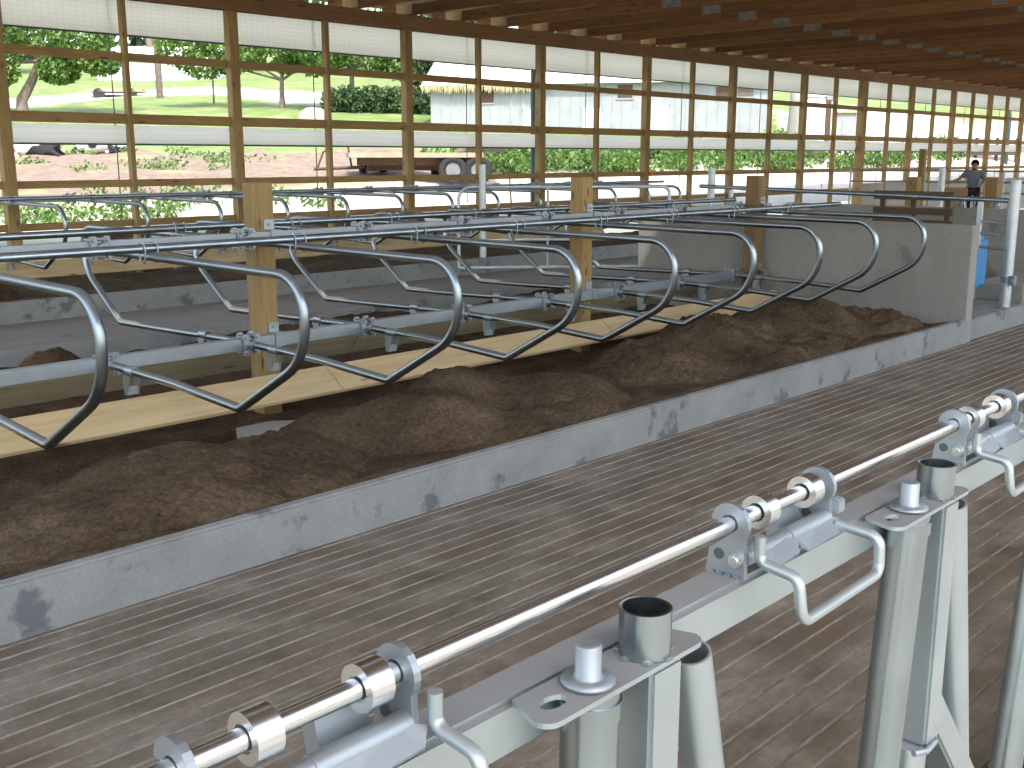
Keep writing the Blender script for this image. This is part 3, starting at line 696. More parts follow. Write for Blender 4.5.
m = MB(); m.tube([(14.43,4.92,.25), (14.43,4.92,1.86)], .066, 20); m.build('pole', M['white_steel'], t)
m = MB(); m.tube([(14.43,4.92,.56), (14.43,4.92,.64)], .078, 18); m.box(14.33, 14.44, 4.80, 4.87, .54, .66, .008); m.tube([(14.30,4.83,.6),(14.42,4.83,.6)], .02, 8); m.build('hinge_clamp', M['clamp'], t)
m = MB(); m.tube([(14.43,9.64,1.70), (14.43,4.98,1.60)], .031, 12); tag(m.build('top_pipe', M['rail'], None, (14.43,4.98,1.6)), 'long steel pipe running above the concrete end wall to the thick post at right', 'rail')
# stone step
m = MB(); m.box(15.0, 16.9, 5.0, 5.62, .25, .47, .012); m.box(14.9, 15.25, 4.86, 5.02, .25, .47, .012); tag(m.build('concrete_step', M['wallc'], None, (15.5,5.3,.25)), 'low concrete step on the crossover behind the thick post', 'step')
# blue tank behind the wall end
t = thing('water_tank', 'blue plastic water tank peeking out behind the concrete end wall', 'tank', (14.6,5.75,.25))
m = MB(); m.box(14.35, 15.1, 5.42, 6.3, .40, 1.10, .05); m.build('tank_body', M['blue'], t)
m = MB(); m.box(14.40, 15.05, 5.5, 6.25, .25, .42); m.build('tank_foot', M['wallc'], t)
m = MB(); m.cyl((14.35,5.52,.70), (14.335,5.52,.70), .02, 12); m.build('drain_plug', M['rubber'], t)
# muddy plank rack
t = thing('plank_barrier', 'muddy brown plank barrier behind the pipe above the end wall', 'barrier', (16,6.9,.25))
for z0, z1 in ((1.515,1.645), (1.30,1.40), (1.18, 1.225)):
    m = MB(); m.box(15.98, 16.03, 6.30, 7.52, z0, z1, .004); m.build('plank', M['dark_plank'], t)
for y in (6.40, 6.92, 7.40):
    m = MB(); m.box(16.03, 16.08, y-.035, y+.035, .25, 1.6); m.build('stake', M['dark_plank'], t)
# galvanized clamps left on the next wall
for i, y in enumerate((6.62, 6.36, 6.10, 5.86)):
    m = MB(); x = 17.1; m.box(x-.05, x+.05, y-.075, y+.075, 1.37, 1.40, .004)
    m.tube([(x, y-.06, 1.40), (x, y-.04, 1.50), (x, y+.04, 1.50), (x, y+.06, 1.40)], .012, 8, .03); m.cyl((x-.04,y,1.40), (x+.03,y,1.44), .022, 10)
    tag(m.build('pipe_clamp', M['clamp'], None, (x,y,1.37)), 'loose galvanized pipe clamp on top of the far concrete wall, %s from the left' % ORD[i], 'clamp', 'loose clamps on the far wall')
# next stall block hardware behind the crossover
def far_post(x, y, z1, w, label):
    m = MB(); m.box(x-w/2, x+w/2, y-w/2, y+w/2, -.05, z1, .006); tag(m.build('wooden_post', M['post_wood'], None, (x,y,0)), label, 'post', 'wooden posts of the next block')
far_post(26.6, 11.49, 1.66, .26, 'short stout brown wooden post far off, left of the standing person')
far_post(29.6, 12.6, 2.36, .16, 'tall thin yellow wooden post far off, left of the white post')
far_post(29.5, 10.62, 1.63, .30, 'stout brown wooden post far off, right of the standing person')
square_post('steel_post', 27.6, 11.22, 0, 1.88, .17, 'bright white steel post far off, just left of the standing person')
def pipe_run(name, pts, r, label, cat='rail', mat='galv'):
    m = MB(); m.tube(pts, r, 10, .15); return tag(m.build(name, M[mat], None, pts[0]), label, cat)
pg = thing('pipe_fence', 'long galvanized pipe fence in front of the low wall behind the person', 'fence', (34,16.5,0))
for z in (1.72, 1.38, 1.05):
    m = MB(); m.tube([(33.5,16.6,z), (35.5,10.0,z)], .03, 8); m.build('fence_rail', M['galv'], pg)
for f in (0, .33, .66, 1):
    m = MB(); x = 33.5+2*f; y = 16.6-6.6*f; m.tube([(x,y,.0), (x,y,1.76)], .035, 8); m.build('fence_post', M['galv'], pg)
m = MB(); m.box(29.0, 29.05, 11.1, 11.7, 0, 1.36, .003); tag(m.build('plywood_panel', M['ply'], None, (29,10.8,0)), 'tan plywood panel standing beside the far person', 'panel')
o = MB().box(17.2, 62, 10.8, 14.4, -.2, .02).build('floor_far_lane', M['curb']); o['kind'] = 'structure'; o['label'] = 'far concrete lane where the person stands'; o['category'] = 'floor'

# ------------------------------------------------------------------ person
def person(loc, rz):
    t = thing('person', 'person in grey blue t-shirt and black trousers standing far off behind the railings', 'person', loc)
    J = {'pel':(0,0,.98),'sp':(0,.01,1.16),'ch':(0,.0,1.36),'nk':(0,0,1.50),'hd0':(0,-.02,1.57),'hd1':(0,-.03,1.70),
         'sl':(.19,0,1.43),'el':(.30,-.05,1.19),'wl':(.22,-.24,1.10),'hl':(.20,-.32,1.09),'sr':(-.19,0,1.43),'er':(-.39,-.06,1.25),'wr':(-.60,-.14,1.15),'hr':(-.68,-.18,1.13),
         'hpl':(.10,0,.93),'kl':(.12,-.03,.52),'al':(.12,.02,.09),'tl':(.13,-.15,.04),'hpr':(-.10,0,.93),'kr':(-.12,-.03,.52),'ar':(-.12,.02,.09),'tr':(-.13,-.15,.04)}
    Rr = {'pel':.15,'sp':.135,'ch':.155,'nk':.062,'hd0':.075,'hd1':.095,'sl':.07,'el':.048,'wl':.034,'hl':.036,'sr':.07,'er':.048,'wr':.034,'hr':.036,'hpl':.095,'kl':.065,'al':.045,'tl':.04,'hpr':.095,'kr':.065,'ar':.045,'tr':.04}
    def skin(name, keys, edges, mat, grow=0, root='pel', parent=t):
        me = bpy.data.meshes.new(name); idx = {k: i for i, k in enumerate(keys)}
        me.from_pydata([J[k] for k in keys], [(idx[a], idx[b]) for a, b in edges], []); o = bpy.data.objects.new(name, me); COL.objects.link(o); o.parent = parent
        md = o.modifiers.new('skin', 'SKIN'); md.use_smooth_shade = True
        for k in keys:
            sv = me.skin_vertices[0].data[idx[k]]; r_ = Rr[k]+grow; sv.radius = (r_, r_*(.78 if k in ('pel','sp','ch') else 1)); sv.use_root = (k == root)
        s = o.modifiers.new('sub', 'SUBSURF'); s.levels = 2; s.render_levels = 2
        me.materials.append(mat); return o
    E = [('pel','sp'),('sp','ch'),('ch','nk'),('nk','hd0'),('hd0','hd1'),('ch','sl'),('sl','el'),('el','wl'),('wl','hl'),('ch','sr'),('sr','er'),('er','wr'),('wr','hr'),('pel','hpl'),('hpl','kl'),('kl','al'),('al','tl'),('pel','hpr'),('hpr','kr'),('kr','ar'),('ar','tr')]
    # fingers belong to the same body surface
    for side, h, d in (('l',(.20,-.32,1.09),(-.1,-.95,-.15)), ('r',(-.68,-.18,1.13),(-.85,-.45,-.1))):
        D = Vector(d).normalized(); S = D.cross(Vector((0,0,1))).normalized()
        for q in range(4):
            a = Vector(h)+S*(q-1.5)*.021+D*.045; b_ = a+D*(.035+.008*(q in (1,2)))+Vector((0,0,-.008))
            J['f%s%da' % (side,q)] = tuple(a); J['f%s%db' % (side,q)] = tuple(b_); Rr['f%s%da' % (side,q)] = .009; Rr['f%s%db' % (side,q)] = .0075
            E += [('h'+side, 'f%s%da' % (side,q)), ('f%s%da' % (side,q), 'f%s%db' % (side,q))]
        a = Vector(h)-S*.04+D*.01; b_ = a+D*.035-S*.012; J['t%sa' % side] = tuple(a); J['t%sb' % side] = tuple(b_); Rr['t%sa' % side] = .010; Rr['t%sb' % side] = .0085
        E += [('h'+side, 't%sa' % side), ('t%sa' % side, 't%sb' % side)]
    skin('body', list(J), E, M['skin'])
    J['cuffl'] = tuple(Vector(J['sl']).lerp(Vector(J['el']), .75)); J['cuffr'] = tuple(Vector(J['sr']).lerp(Vector(J['er']), .75)); J['hem'] = (0,0,.94)
    Rr['cuffl'] = Rr['cuffr'] = .06; Rr['hem'] = .155
    skin('shirt', ['hem','sp','ch','nk','sl','cuffl','sr','cuffr'], [('hem','sp'),('sp','ch'),('ch','nk'),('ch','sl'),('sl','cuffl'),('ch','sr'),('sr','cuffr')], M['shirt'], .018, 'sp')
    skin('trousers', ['pel','hpl','kl','al','hpr','kr','ar'], [('pel','hpl'),('hpl','kl'),('kl','al'),('pel','hpr'),('hpr','kr'),('kr','ar')], M['trousers'], .02, 'pel')
    bm = bmesh.new(); bmesh.ops.create_icosphere(bm, subdivisions=3, radius=.112)
    for v in list(bm.verts):
        v.co.z *= 1.08; v.co += Vector((0,-.012,1.685))
    bmesh.ops.delete(bm, geom=[v for v in bm.verts if v.co.z < 1.60 or (v.co.y < -.06 and v.co.z < 1.72)], context='VERTS')
    me = bpy.data.meshes.new('hair'); bm.to_mesh(me); bm.free(); me.materials.append(M['hair']); o = bpy.data.objects.new('hair', me); COL.objects.link(o); o.parent = t
    m = MB(); m.v = []; m.prism([(-.012,1.635),(.012,1.635),(.004,1.675),(-.004,1.675)], 'Y', -.150, -.11)
    for s_ in (-1,1): m.tube([(s_*.036,-.122,1.675), (s_*.036,-.112,1.675)], .011, 8); m.tube([(s_*.098,-.02,1.63),(s_*.106,-.02,1.66),(s_*.100,-.02,1.69)], .012, 8)
    m.box(-.022,.022,-.125,-.112,1.605,1.612)
    me = bpy.data.meshes.new('face'); me.from_pydata(m.v, [], m.f); me.materials.append(M['skin']); o = bpy.data.objects.new('face', me); COL.objects.link(o); o.parent = t
    t.rotation_euler = (0,0,rz); return t
person((32.0,12.08,.02+.26), math.radians(-72))
m = MB(); m.box(31.2, 32.8, 11.4, 12.8, .0, .28, .01); tag(m.build('concrete_pad', M['wallc'], None, (32,12.08,0)), 'low concrete pad under the standing person', 'slab', None, 'structure')

# ------------------------------------------------------------------ outside
DK = [0,18,27,45,60,80,110,160,300]; ZK = [.6,.6,1.31,2.6,4.4,6.9,11,18,34]
def interp(d):
    for i in range(len(DK)-1):
        if d <= DK[i+1]:
            t = (d-DK[i])/(DK[i+1]-DK[i]); return ZK[i]+(ZK[i+1]-ZK[i])*t
    return ZK[-1]
def ter(x, y):
    d = .7103*x+.6733*y; t = min(1, max(0, (y-18.2)/9)); t = t*t*(3-2*t)
    return .62*(1-t)+interp(max(0, d))*t
ROAD = [Vector(p) for p in ((28.0,71.0),(36.5,73.2),(44.0,73.2),(45.5,66.0),(43.6,57.5),(44.6,49.0))]
def road_dist(x, y):
    p = Vector((x, y)); best = 99
    for a, b_ in zip(ROAD, ROAD[1:]):
        d = b_-a; t = min(1, max(0, (p-a).dot(d)/d.dot(d))); best = min(best, (a+d*t-p).length)
    return best
def terrain():
    xs = []; x = -10.0
    while x < 190: xs.append(x); x += 1.0 if x < 70 else 4
    ys = []; y = 18.25
    while y < 190: ys.append(y); y += .6 if y < 30 else (1.0 if y < 90 else 5)
    vs = []; cols = []
    for x in xs:
        for y in ys:
            d = .7103*x+.6733*y; az = math.degrees(math.atan2(x, y)); wob = .12*noise.fractal((x*.35, y*.35, 2), 1, 2, 4)*(1 if y > 19.5 else 0)
            vs.append((x, y, ter(x, y)+wob*(2 if (28 < d < 44 and az < 44) else 1)))
            lane = max(0, 1-abs(y-22.0)/3.3); lane = min(1, lane*1.8)
            if d > 50: lane = max(lane, min(1, max(0, (3.4-road_dist(x, y))/1.0)))
            if az > 58: lane = max(lane, min(1, max(0, (23.4-y)/1.5)))
            if az > 60 and 52 < d < 62: lane = max(lane, .8)  # pale gravel band stands in for white haze over the far ground
            grass = .5
            if d < 42: grass = .30 if az < 43 else .95
            if d >= 42: grass = .80
            if az > 45: grass = max(grass, .85)
            if d > 60: grass = .72
            if lane > .2 and az < 40 and 19 < y < 25: lane *= .75; grass = .7
            cols.append((lane, grass, 0, 1))
    n = len(ys); fs = [(i*n+j, (i+1)*n+j, (i+1)*n+j+1, i*n+j+1) for i in range(len(xs)-1) for j in range(n-1)]
    m = MB(); m.add(vs, fs, True); o = m.build('ground', M['terrain'])
    ca = o.data.color_attributes.new('cover', 'FLOAT_COLOR', 'POINT')
    for i, c in enumerate(cols): ca.data[i].color = c
    tag(o, 'farmyard ground rising behind the barn, dirt, grass and gravel lane', 'ground', None, 'structure')
terrain()
m = MB(); m.add([(-60,-120,.3),(160,-120,.3),(160,-3.0,.3),(-60,-3.0,.3)], [(0,1,2,3)]); m.add([(-60,-3.0,.3),(-6,-3.0,.3),(-6,18.2,-.12),(-60,18.2,-.12)], [(0,1,2,3)])  # unseen ground added to bounce daylight into the barn
o = m.build('ground_yard', M['yard']); tag(o, 'unseen yard ground around the barn, added to bounce light', 'ground', None, 'structure')
def leaves(m, c, rad, n, size, seed, shell=.55):
    rnd = random.Random(seed); c = Vector(c)
    for _ in range(n):
        while True:
            p = Vector((rnd.uniform(-1,1), rnd.uniform(-1,1), rnd.uniform(-1,1)))
            if shell < p.length < 1: break
        p = Vector((p.x*rad[0], p.y*rad[1], p.z*rad[2]))+c
        u = Vector((rnd.gauss(0,1), rnd.gauss(0,1), rnd.gauss(0,1))).normalized(); w = u.orthogonal().normalized()
        s_ = size*rnd.uniform(.6,1.3); h = w.cross(u)
        m.add([p-w*s_*.5, p+h*s_*.3+u*s_*.12, p+w*s_*.6, p-h*s_*.3+u*s_*.12], [(0,1,2,3)])
def tree(name, label, base, trunk, clumps, mat, n=320, size=.5, tr=.22, seed=1, group=None):
    t = thing(name, label, 'tree', base, group)
    m = MB(); b_ = Vector(base)
    P = [b_-Vector((0,0,.3))]+[b_+Vector(q) for q in trunk]
    m.tube(P, [tr*(1.25-.65*i/(len(P)-1)) for i in range(len(P))], 10)
    for (c, r) in clumps[:6]:
        m.tube([P[-1]-Vector((0,0,.3)), b_+Vector(c)*.6+Vector(P[-1]-b_)*.4, b_+Vector(c)], [tr*.45, tr*.3, tr*.12], 6)
    m.build('trunk', M['bark'], t)
    m = MB()
    for i, (c, r) in enumerate(clumps): leaves(m, b_+Vector(c), r, n, size, seed*100+i)
    m.build('crown', M[mat], t); return t
R_ = Vector((.688,-.7257,0)); F_ = Vector((.7257,.688,0))     # across and into the view, on the ground
def cl(a, z, dpt, r): q = R_*a+F_*dpt; return ((q.x, q.y, z), r)
tree('tree', 'big leafy tree with a leaning grey trunk behind the leftmost window', (25.73,61.34,4.30), [(.2,.3,.9),(.75,.0,2.0),(1.2,-.4,3.3)],
     [cl(-1.2,4.6,0,(2.0,2.0,1.5)), cl(1.4,4.6,.3,(2.0,2.0,1.5)), cl(3.6,4.0,0,(1.7,1.7,1.1)), cl(4.6,2.9,-.3,(1.1,1.1,.8)), cl(-1.0,2.6,-.5,(1.3,1.3,1.2)), cl(2.2,2.5,0,(1.2,1.2,.8)), cl(.5,6.8,0,(3.2,3.0,1.8)), cl(4.2,6.2,.5,(2.2,2,1.4)), cl(-3,5.5,.5,(2,2,2))], 'leaf', 900, .32, .30, 1)
tree('tree', 'small orchard tree with a bare forked trunk behind the third window bay', (38.7,55.5,5.0), [(0,0,.9),(.05,0,1.9)],
     [cl(-2.6,3.0,0,(1.8,1.8,1.0)), cl(2.0,2.9,0,(1.6,1.6,1.1)), cl(-.2,4.0,.3,(1.8,1.8,1.1)), cl(-4.6,2.6,.2,(1.6,1.6,.9)), cl(3.5,3.7,.3,(1.8,1.8,1.2)), cl(.3,2.5,.2,(.9,.9,.5)), cl(-3,4.4,0,(2.2,2,1.2)), cl(-6,3.6,.5,(1.6,1.6,1.2))], 'leaf', 750, .31, .16, 2)
tree('tree', 'dense bright green tree in front of the dark hedge bank', (40.4,51.0,5.4), [(0,0,1.0),(.1,0,2.0)],
     [cl(-1.5,2.8,0,(1.7,1.7,1.2)), cl(.8,2.6,0,(1.8,1.8,1.2)), cl(2.7,2.4,0,(1.3,1.3,1.3)), cl(0,4.0,.3,(2.4,2.2,1.3)), cl(2.4,3.9,.3,(1.6,1.6,1.2)), cl(-2.6,3.8,.3,(1.5,1.5,1.1))], 'leaf', 850, .31, .15, 3)
tree('tree', 'round green tree left of the old grey barn', (44.5,48.5,5.2), [(0,0,1.0),(.1,0,2.2)],
     [cl(-1.5,2.4,0,(1.5,1.5,1.3)), cl(.7,2.2,0,(1.2,1.2,1.1)), cl(0,3.8,0,(2.0,2.0,1.2)), cl(1.8,3.6,0,(1.2,1.2,.9)), cl(-.3,1.2,0,(1.0,1.0,1.0))], 'leaf_dark', 800, .29, .15, 4)
for i, (x, y, s_) in enumerate([(42,104,1.0),(52,97,1.0),(58,92,.9),(66,88,1.0),(33,108,1.0),(72,76,.9),(80,66,.8)]):
    tree('tree', 'dark distant tree of the wood on the hill, %s from the left' % ORD[(4,)[0] if False else [1,2,3,4,0,5,6][i]], (x, y, ter(x, y)-.4), [(0,0,2.0),(.1,0,4.0*s_)],
         [cl(-2.2,3.6*s_,0,(2.8,2.8,2.4)), cl(2.2,4.0*s_,0,(2.8,2.8,2.6)), cl(0,6.5*s_,0,(3.2,3,2.4)), cl(-3.5,6*s_,0,(2.4,2.4,2.2))], 'leaf_dark', 300, .8, .3, 20+i, 'trees of the wood on the hill')
# overgrown bank of dark shrubs left of the barn
m = MB()
for i in range(14):
    f = i/13; c = Vector((38.0,50.0,0)).lerp(Vector((41.0,44.6,0)), f); leaves(m, (c.x+1.0, c.y+1.0, ter(c.x, c.y)+.75+.1*(i % 3)), (.7,.7,.75), 220, .34, 300+i, .2)
tag(m.build('hedge', M['leaf_dark']), 'dark overgrown hedge bank left of the old barn', 'hedge', None, 'stuff')
# weeds and bushes outside the right-hand windows
m = MB(); rnd = random.Random(5)
for i in range(120):
    px = rnd.uniform(0, 1); x = 24.5+px*20+rnd.uniform(-.5,.5); y = 25.9-1.9*px+rnd.uniform(-1.5,1.5); h = rnd.uniform(.4,.95)-.25*px
    leaves(m, (x, y, ter(x, y)+h*.4), (.75,.75,h*.6), 130, .19, 500+i, .1)
tag(m.build('undergrowth', M['leaf_bush']), 'bright green weeds and bushes outside the middle windows', 'bushes', None, 'stuff')
m = MB()
for i in range(26):
    x = rnd.uniform(9,17); y = rnd.uniform(22.3,25.5); leaves(m, (x, y, ter(x, y)+.08), (.5,.5,.22), 60, .15, 800+i, .1)
for i in range(40):
    x = rnd.uniform(44,60); y = rnd.uniform(22.3,23.5); leaves(m, (x, y, ter(x, y)+.2), (.8,.6,.4), 90, .20, 900+i, .1)
for i in range(22):
    x = rnd.uniform(15,22); y = rnd.uniform(30,40); leaves(m, (x, y, ter(x, y)+.05), (.6,.6,.2), 40, .15, 1000+i, .1)
tag(m.build('weeds', M['leaf_bush']), 'low pale green weeds scattered on the dirt and lane outside', 'weeds', None, 'stuff')

# old barn
def rect_frame(a, b_, dpt):
    """footprint between ground points a, b (the side facing the stalls) and depth behind it"""
    a = Vector(a); b_ = Vector(b_); d = (b_-a).normalized(); n = Vector((-d.y, d.x, 0))
    if n.dot(Vector((.7,.7,0))) < 0: n = -n
    return a, b_, d, n*dpt
def shed(name, label, a, b_, dpt, h, zb, wallm, roofm, rise, wins=(), over=.35):
    A, B, d, n = rect_frame(a, b_, dpt); L = (B-A).length; nn = n.normalized()
    t = thing(name, label, 'building', (A.x, A.y, zb))
    def P(u, v, z): q = A+d*u+nn*v; return (q.x, q.y, zb+z)
    def solid(m, u0, u1, v0, v1, z0, z1):
        vs = [P(u0,v0,z0),P(u1,v0,z0),P(u1,v1,z0),P(u0,v1,z0),P(u0,v0,z1),P(u1,v0,z1),P(u1,v1,z1),P(u0,v1,z1)]
        m.add(vs, [(0,3,2,1),(4,5,6,7),(0,1,5,4),(1,2,6,5),(2,3,7,6),(3,0,4,7)])
    m = MB(); solid(m, 0, L, 0, dpt, -1.0, h)
    m.add([P(0,0,h),P(0,dpt,h),P(0,dpt/2,h+rise),P(L,0,h),P(L,dpt,h),P(L,dpt/2,h+rise)], [(0,1,2),(3,5,4)])
    k = int(L/.5)
    for i in range(k): solid(m, i*.5, i*.5+.05, -.025, 0, -.5, h)
    m.build('walls', wallm, t)
    m = MB(); s_ = rise/(dpt/2)
    for (v0, v1, sg) in ((-over, dpt/2, 1), (dpt+over, dpt/2, -1)):
        z0 = h-s_*over; z1 = h+rise
        vs = [P(-over,v0,z0+.02),P(L+over,v0,z0+.02),P(L+over,v1,z1+.02),P(-over,v1,z1+.02),P(-over,v0,z0+.1),P(L+over,v0,z0+.1),P(L+over,v1,z1+.1),P(-over,v1,z1+.1)]
        m.add(vs, [(0,3,2,1),(4,5,6,7),(0,1,5,4),(1,2,6,5),(2,3,7,6),(3,0,4,7)])
    m.build('roof', roofm, t)
    for (u0, u1, z0, z1, nm, mt) in wins:
        m = MB(); solid(m, u0, u1, -.06, .02, z0, z1); w = m.build(nm, M[mt], t)
        
        for (za, zb2) in ((z1, z1+.08), (z0-.08, z0)):
            m = MB(); solid(m, u0-.08, u1+.08, -.05, .02, za, zb2); m.build('window_trim' if nm == 'window' else 'door_trim', M['siding'], w)
    return t, P, L
bt, P, L = shed('barn', 'long old grey barn with a pale roof and vines hanging from its eave', (37.3,40.9,0), (45.6,26.7,0), 7, 2.35, 3.40, M['siding'], M['roof_white'], 1.9,
    [(2.6,3.2,1.35,1.95,'window','darkbrown'),(9.3,10.0,1.5,2.1,'window','darkbrown'),(4.7,5.5,-.3,1.0,'door','white_paint'),(7.6,8.5,-.3,1.05,'door','white_paint'),(13.9,14.6,1.45,1.95,'window','darkbrown'),(14.9,15.6,1.5,2.0,'window','bark'),(10.9,11.7,-.3,1.15,'door','white_paint')])
m = MB(); rnd = random.Random(3)
for i in range(330):
    u = rnd.uniform(-.4, 6.0); ln = rnd.uniform(.08,.40); q = P(u, -.36+rnd.uniform(-.05,.05), 2.12)
    m.add([(q[0]-.05,q[1]+.05,q[2]+.08),(q[0]+.06,q[1]-.06,q[2]+.08),(q[0]+.02,q[1],q[2]-ln)], [(0,1,2)])
o = m.build('hanging_vine', M['thatch'], bt); o['kind'] = 'stuff'
shed('shed', 'small white shed with a dark side door right of the concrete silo stump', (46.95,25.75,0), (47.72,24.75,0), 2.0, 1.95, 2.95, M['white_paint'], M['roof_white'], .3, [(.98,1.2,-.2,1.8,'door','darkbrown')], .08)
shed('shed', 'small grey shed with a mossy roof beside the tall pale pillar', (48.55,25.2,0), (49.35,24.2,0), 1.5, 1.25, 2.95, M['siding'], M['thatch'], .3, [], .1)
m = MB(); b_ = (46.0,25.65,2.7); m.lathe([(.44,0),(.37,1.0),(.31,1.9),(.28,3.0),(.0,3.03)], b_, 22); tag(m.build('silo_stump', M['wallc'], None, b_), 'grey concrete silo stump outside the right windows', 'silo')
m = MB(); m.box(45.0,45.22,22.0,22.22,.8,5.4,.02); tag(m.build('concrete_pillar', M['white_paint'], None, (45.1,22.1,.8)), 'tall pale pillar just outside the thick wall post', 'pillar')
shed('white_barn', 'white barn far up the slope beyond the left windows', (43.6,88.5,0), (50.5,82.0,0), 7, 1.8, 8.3, M['white_paint'], M['roof_white'], 1.2, [])
# poles
def pole(x, y, z1, r, label, mat='bark', bend=None, cat='pole', name='utility_pole'):
    zb = ter(x, y)-.2; m = MB(); pts = [(x,y,zb),(x,y,z1)] if not bend else [(x,y,zb),(x,y,z1)]+bend
    m.tube(pts, r, 10, .4 if bend else None)
    return tag(m.build(name, M[mat], None, (x,y,zb)), label, cat)
pole(37.88, 68.27, 12, .22, 'grey utility pole behind the second window bay, the nearer of two')
pole(48.5, 88.6, 17, .25, 'grey utility pole behind the second window bay, the farther of two')
pole(37.56, 61.13, 8.2, .06, 'thin sapling trunk in front of the farm road', cat='sapling', name='sapling')
pole(21.05, 19.2, 4.7, .075, 'dark green steel pole standing just outside the window wall', 'dark_steel', name='steel_pole')
lp = thing('street_lamp', 'dark curved street lamp outside the far right windows', 'lamp', (61.5,21.6,ter(61.5,21.6)))
m = MB(); m.tube([(61.5,21.6,ter(61.5,21.6)-.2),(61.5,21.6,4.9),(59.2,23.5,5.4)], .10, 10, .8); m.build('pole', M['dark_steel'], lp)
m = MB(); m.box(58.6,59.3,23.3,23.75,5.32,5.45,.04); m.build('lamp_head', M['dark_steel'], lp)
m = MB(); m.tube([(21.4,20.3,.7),(21.3,20.3,1.9)], .022, 8); tag(m.build('marker_stake', M['rust'], None, (21.4,20.3,.7)), 'thin rusty marker stake just outside the windows', 'stake')
m = MB(); m.box(24.16,24.30,17.74,17.80,1.63,1.77,.02); tag(m.build('marker_flag', M['orange'], None, (24.2,17.77,1.7)), 'small orange plastic marker on a wall post', 'marker')
# hay wagon
wc = Vector((21.4,24.0,0)); wd = Vector((.82,-.57,0)).normalized(); wn = Vector((.57,.82,0))
zg = ter(21.4,24.0)+.02
t = thing('flatbed_wagon', 'old flatbed farm wagon with rusty running gear parked outside the windows', 'wagon', (wc.x, wc.y, zg))
def W(u, v, z): q = wc+wd*u+wn*v; return (q.x, q.y, zg+z)
def wbox(m, u0, u1, v0, v1, z0, z1):
    vs = [W(u0,v0,z0),W(u1,v0,z0),W(u1,v1,z0),W(u0,v1,z0),W(u0,v0,z1),W(u1,v0,z1),W(u1,v1,z1),W(u0,v1,z1)]
    m.add(vs, [(0,3,2,1),(4,5,6,7),(0,1,5,4),(1,2,6,5),(2,3,7,6),(3,0,4,7)])
m = MB(); wbox(m, -2.0, 1.9, 0, 2.0, .78, .92); m.build('bed', M['tan'], t)
m = MB(); wbox(m, -1.7, 1.8, .5, .65, .55, .78); wbox(m, -1.7, 1.8, 1.35, 1.5, .55, .78); wbox(m, -1.4, 1.4, .9, 1.1, .40, .55); m.build('chassis', M['darkbrown'], t)
m = MB(); m.tube([W(-1.5,1,.5), W(-3.0,1,.45)], .05, 8); m.tube([W(-2.9,1,.45), W(-2.7,1,.95), W(-2.55,1,1.0)], .03, 8, .1); m.tube([W(-1.9,.8,.5), W(-2.0,.8,1.15)], .03, 8); m.build('drawbar', M['darkbrown'], t)
for (u, v) in ((1.0,.12),(1.0,1.88),(1.75,.12),(-1.2,1.88)):
    m = MB(); c = Vector(W(u, v, .42))
    ring = []; seg = 22; prof = [(.22,-.09),(.36,-.11),(.42,-.07),(.42,.07),(.36,.11),(.22,.09)]
    for (rr, dv) in prof:
        for k in range(seg):
            a = 2*PI*k/seg; q = c+wd*(rr*math.cos(a))+wn*dv+Vector((0,0,rr*math.sin(a))); ring.append(q)
    m.add(ring, [(i*seg+k, i*seg+(k+1)%seg, ((i+1)%6)*seg+(k+1)%seg, ((i+1)%6)*seg+k) for i in range(6) for k in range(seg)], True); w = m.build('wheel', M['rubber'], t)
    m = MB(); m.tube([c-wn*.06, c+wn*.05], .215, 18); m.tube([c-wn*.10, c+wn*.06], .07, 12); m.build('hub', M['galv'], w)
m = MB(); pl = []
for k in range(9):
    a = PI*k/8; pl.append((2.0-1.2*math.cos(a)*.5, .95+.28*math.sin(a)))
vs = [W(u, .1, z) for u, z in pl]+[W(u, 1.9, z) for u, z in pl]
m.add(vs, [(i, i+1, 9+i+1, 9+i) for i in range(8)]+[tuple(range(9)), tuple(reversed(range(9,18)))], True); m.build('load_cover', M['bark'], t)
# low wagon by the road
wc = Vector((36.2,71.5,0)); wd = Vector((.80,-.60,0)); wn = Vector((.60,.80,0)); zg = ter(36.2,71.5)-.2
t = thing('hay_wagon', 'distant low brown hay wagon parked by the road behind the left window', 'wagon', (wc.x,wc.y,zg))
m = MB(); wbox(m, -1.6, 1.9, 0, 2, .55, .75); m.build('bed', M['tan'], t)
for u in (-.9, 1.2):
    m = MB(); m.tube([W(u,.0,.4), W(u,.2,.4)], .38, 14); m.build('wheel', M['rubber'], t)
m = MB()
b_ = (35.0,47.4,ter(35,47.4)); prof = [(.95,-.2),(.92,.15),(.75,.42),(.40,.62),(0,.68)]; m.lathe(prof, b_, 16); m.v = [(x+.12*noise.noise((x*2,y*2,z*2)), y, z+.06*noise.noise((x*3,y*3,1))) for x,y,z in m.v]
tag(m.build('boulder', M['rock'], None, b_), 'pale rounded boulder in the tree shade beyond the windows', 'rock')
# plank fence far right
t = thing('board_fence', 'reddish brown board fence beyond the far right windows', 'fence', (53,23.2,ter(53,23.2)))
for k in range(3):
    m = MB(); z = ter(57.5,22.4)+.25+.30*k; m.bar((53,23.2,z), (63,21.5,z), .05, .24); m.build('fence_board', M['darkbrown'], t)
for k in range(6):
    x = 53+2*k; y = 23.24-.34*k; m = MB(); m.box(x-.07,x+.07,y,y+.14,ter(x,y)-.3,ter(57.5,22.4)+1.05); m.build('fence_post', M['darkbrown'], t)

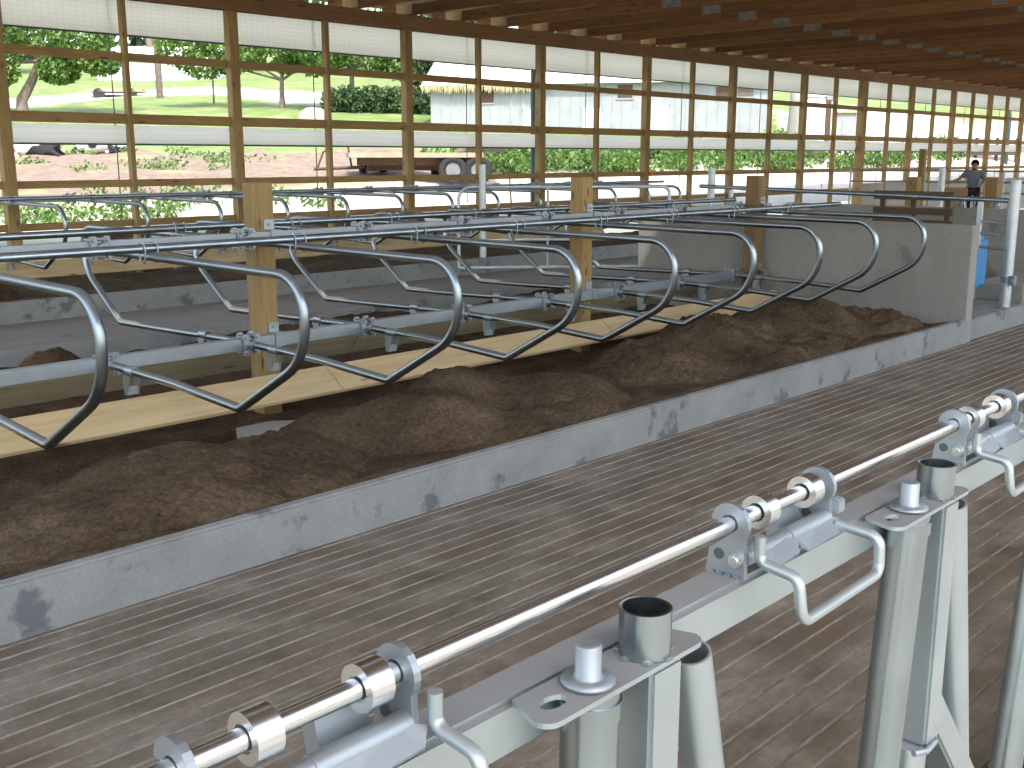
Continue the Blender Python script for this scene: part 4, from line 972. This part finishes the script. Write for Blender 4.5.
# cows lying on the dirt
def mat_cow():
    m, nt, b, _ = new_mat('holstein_hide'); v = coords(nt, (1,1,1)); n = noise_tex(nt, v, 1.3, 1, .4)
    nt.links.new(ramp(nt, n, [(.50, (.78,.77,.74)), (.53, (.02,.02,.022))]), b.inputs['Base Color']); b.inputs['Roughness'].default_value = .8; return m
M['cow'] = mat_cow(); M['hoof'] = M['rubber']
def cow(label, loc, rz, seed):
    t = thing('cow', label, 'cow', loc, 'cows outside'); t.rotation_euler = (0,0,rz)
    J = [(-.78,.05,.40),(-.35,0,.42),(.15,0,.40),(.62,0,.46),(.98,0,.66),(1.20,0,.86),(1.52,0,.74)]
    Rr = [.30,.37,.40,.33,.20,.15,.09]; E = [(i, i+1) for i in range(6)]
    for (bi, x, y, hind) in ((0,-.72,.2,1),(0,-.72,-.2,1),(3,.6,.19,0),(3,.6,-.19,0)):
        i = len(J)
        if hind: J += [(x+.28,y*2.2,.30),(x+.05,y*2.7,.10),(x+.45,y*2.7,.07)]; Rr += [.17,.075,.06]
        else: J += [(x+.14,y*1.5,.24),(x+.42,y*1.5,.10),(x+.12,y*1.7,.06)]; Rr += [.12,.07,.055]
        E += [(bi,i),(i,i+1),(i+1,i+2)]
    i = len(J); J += [(-1.08,.1,.34),(-1.10,.35,.07)]; Rr += [.05,.03]; E += [(0,i),(i,i+1)]
    i = len(J); J += [(1.16,.17,.90),(1.16,-.17,.90)]; Rr += [.045,.045]; E += [(5,i),(5,i+1)]
    me = bpy.data.meshes.new('body'); me.from_pydata(J, E, []); o = bpy.data.objects.new('body', me); COL.objects.link(o); o.parent = t
    md = o.modifiers.new('skin', 'SKIN'); md.use_smooth_shade = True
    for k, r_ in enumerate(Rr): me.skin_vertices[0].data[k].radius = (r_, r_); me.skin_vertices[0].data[k].use_root = (k == 1)
    s = o.modifiers.new('sub', 'SUBSURF'); s.levels = 2; s.render_levels = 2; me.materials.append(M['cow']); return t
for (lab, x, y, rz) in (('black and white cow lying on the dirt, the left one behind the leftmost window', 16.9, 39.6, -.8), ('black and white cow lying on the dirt, the right one behind the leftmost window', 19.7, 40.1, 2.4)):
    cow(lab, (x, y, ter(x, y)-.05), rz, 1)

# ------------------------------------------------------------------ light
w = bpy.data.worlds.new('sky'); scene.world = w; w.use_nodes = True; nt = w.node_tree
bg = nt.nodes['Background']; sky = nt.nodes.new('ShaderNodeTexSky'); sky.sky_type = 'NISHITA'; sky.sun_disc = False
sky.sun_elevation = math.radians(55); sky.sun_rotation = math.radians(200); sky.air_density = 1.2; sky.dust_density = 3.0; sky.ozone_density = 1.0
hz = mixc(nt, .55, sky.outputs[0], (1.55,1.52,1.45)); nt.links.new(hz, bg.inputs[0]); bg.inputs[1].default_value = .5
sl = bpy.data.lights.new('sun', 'SUN'); sl.energy = 3.0; sl.angle = math.radians(.6); sl.color = (1,.96,.90)
so = bpy.data.objects.new('sun', sl); COL.objects.link(so)
d = Vector((.30, .45, -.84)).normalized(); so.rotation_euler = d.to_track_quat('-Z', 'Y').to_euler()
vs_ = scene.view_settings; vs_.view_transform = 'Standard'; vs_.look = 'None'; vs_.exposure = .85; vs_.gamma = 1; vs_.use_curve_mapping = False
scene.cycles.use_denoising = True; scene.cycles.max_bounces = 10; scene.cycles.diffuse_bounces = 6; scene.cycles.sample_clamp_indirect = 8
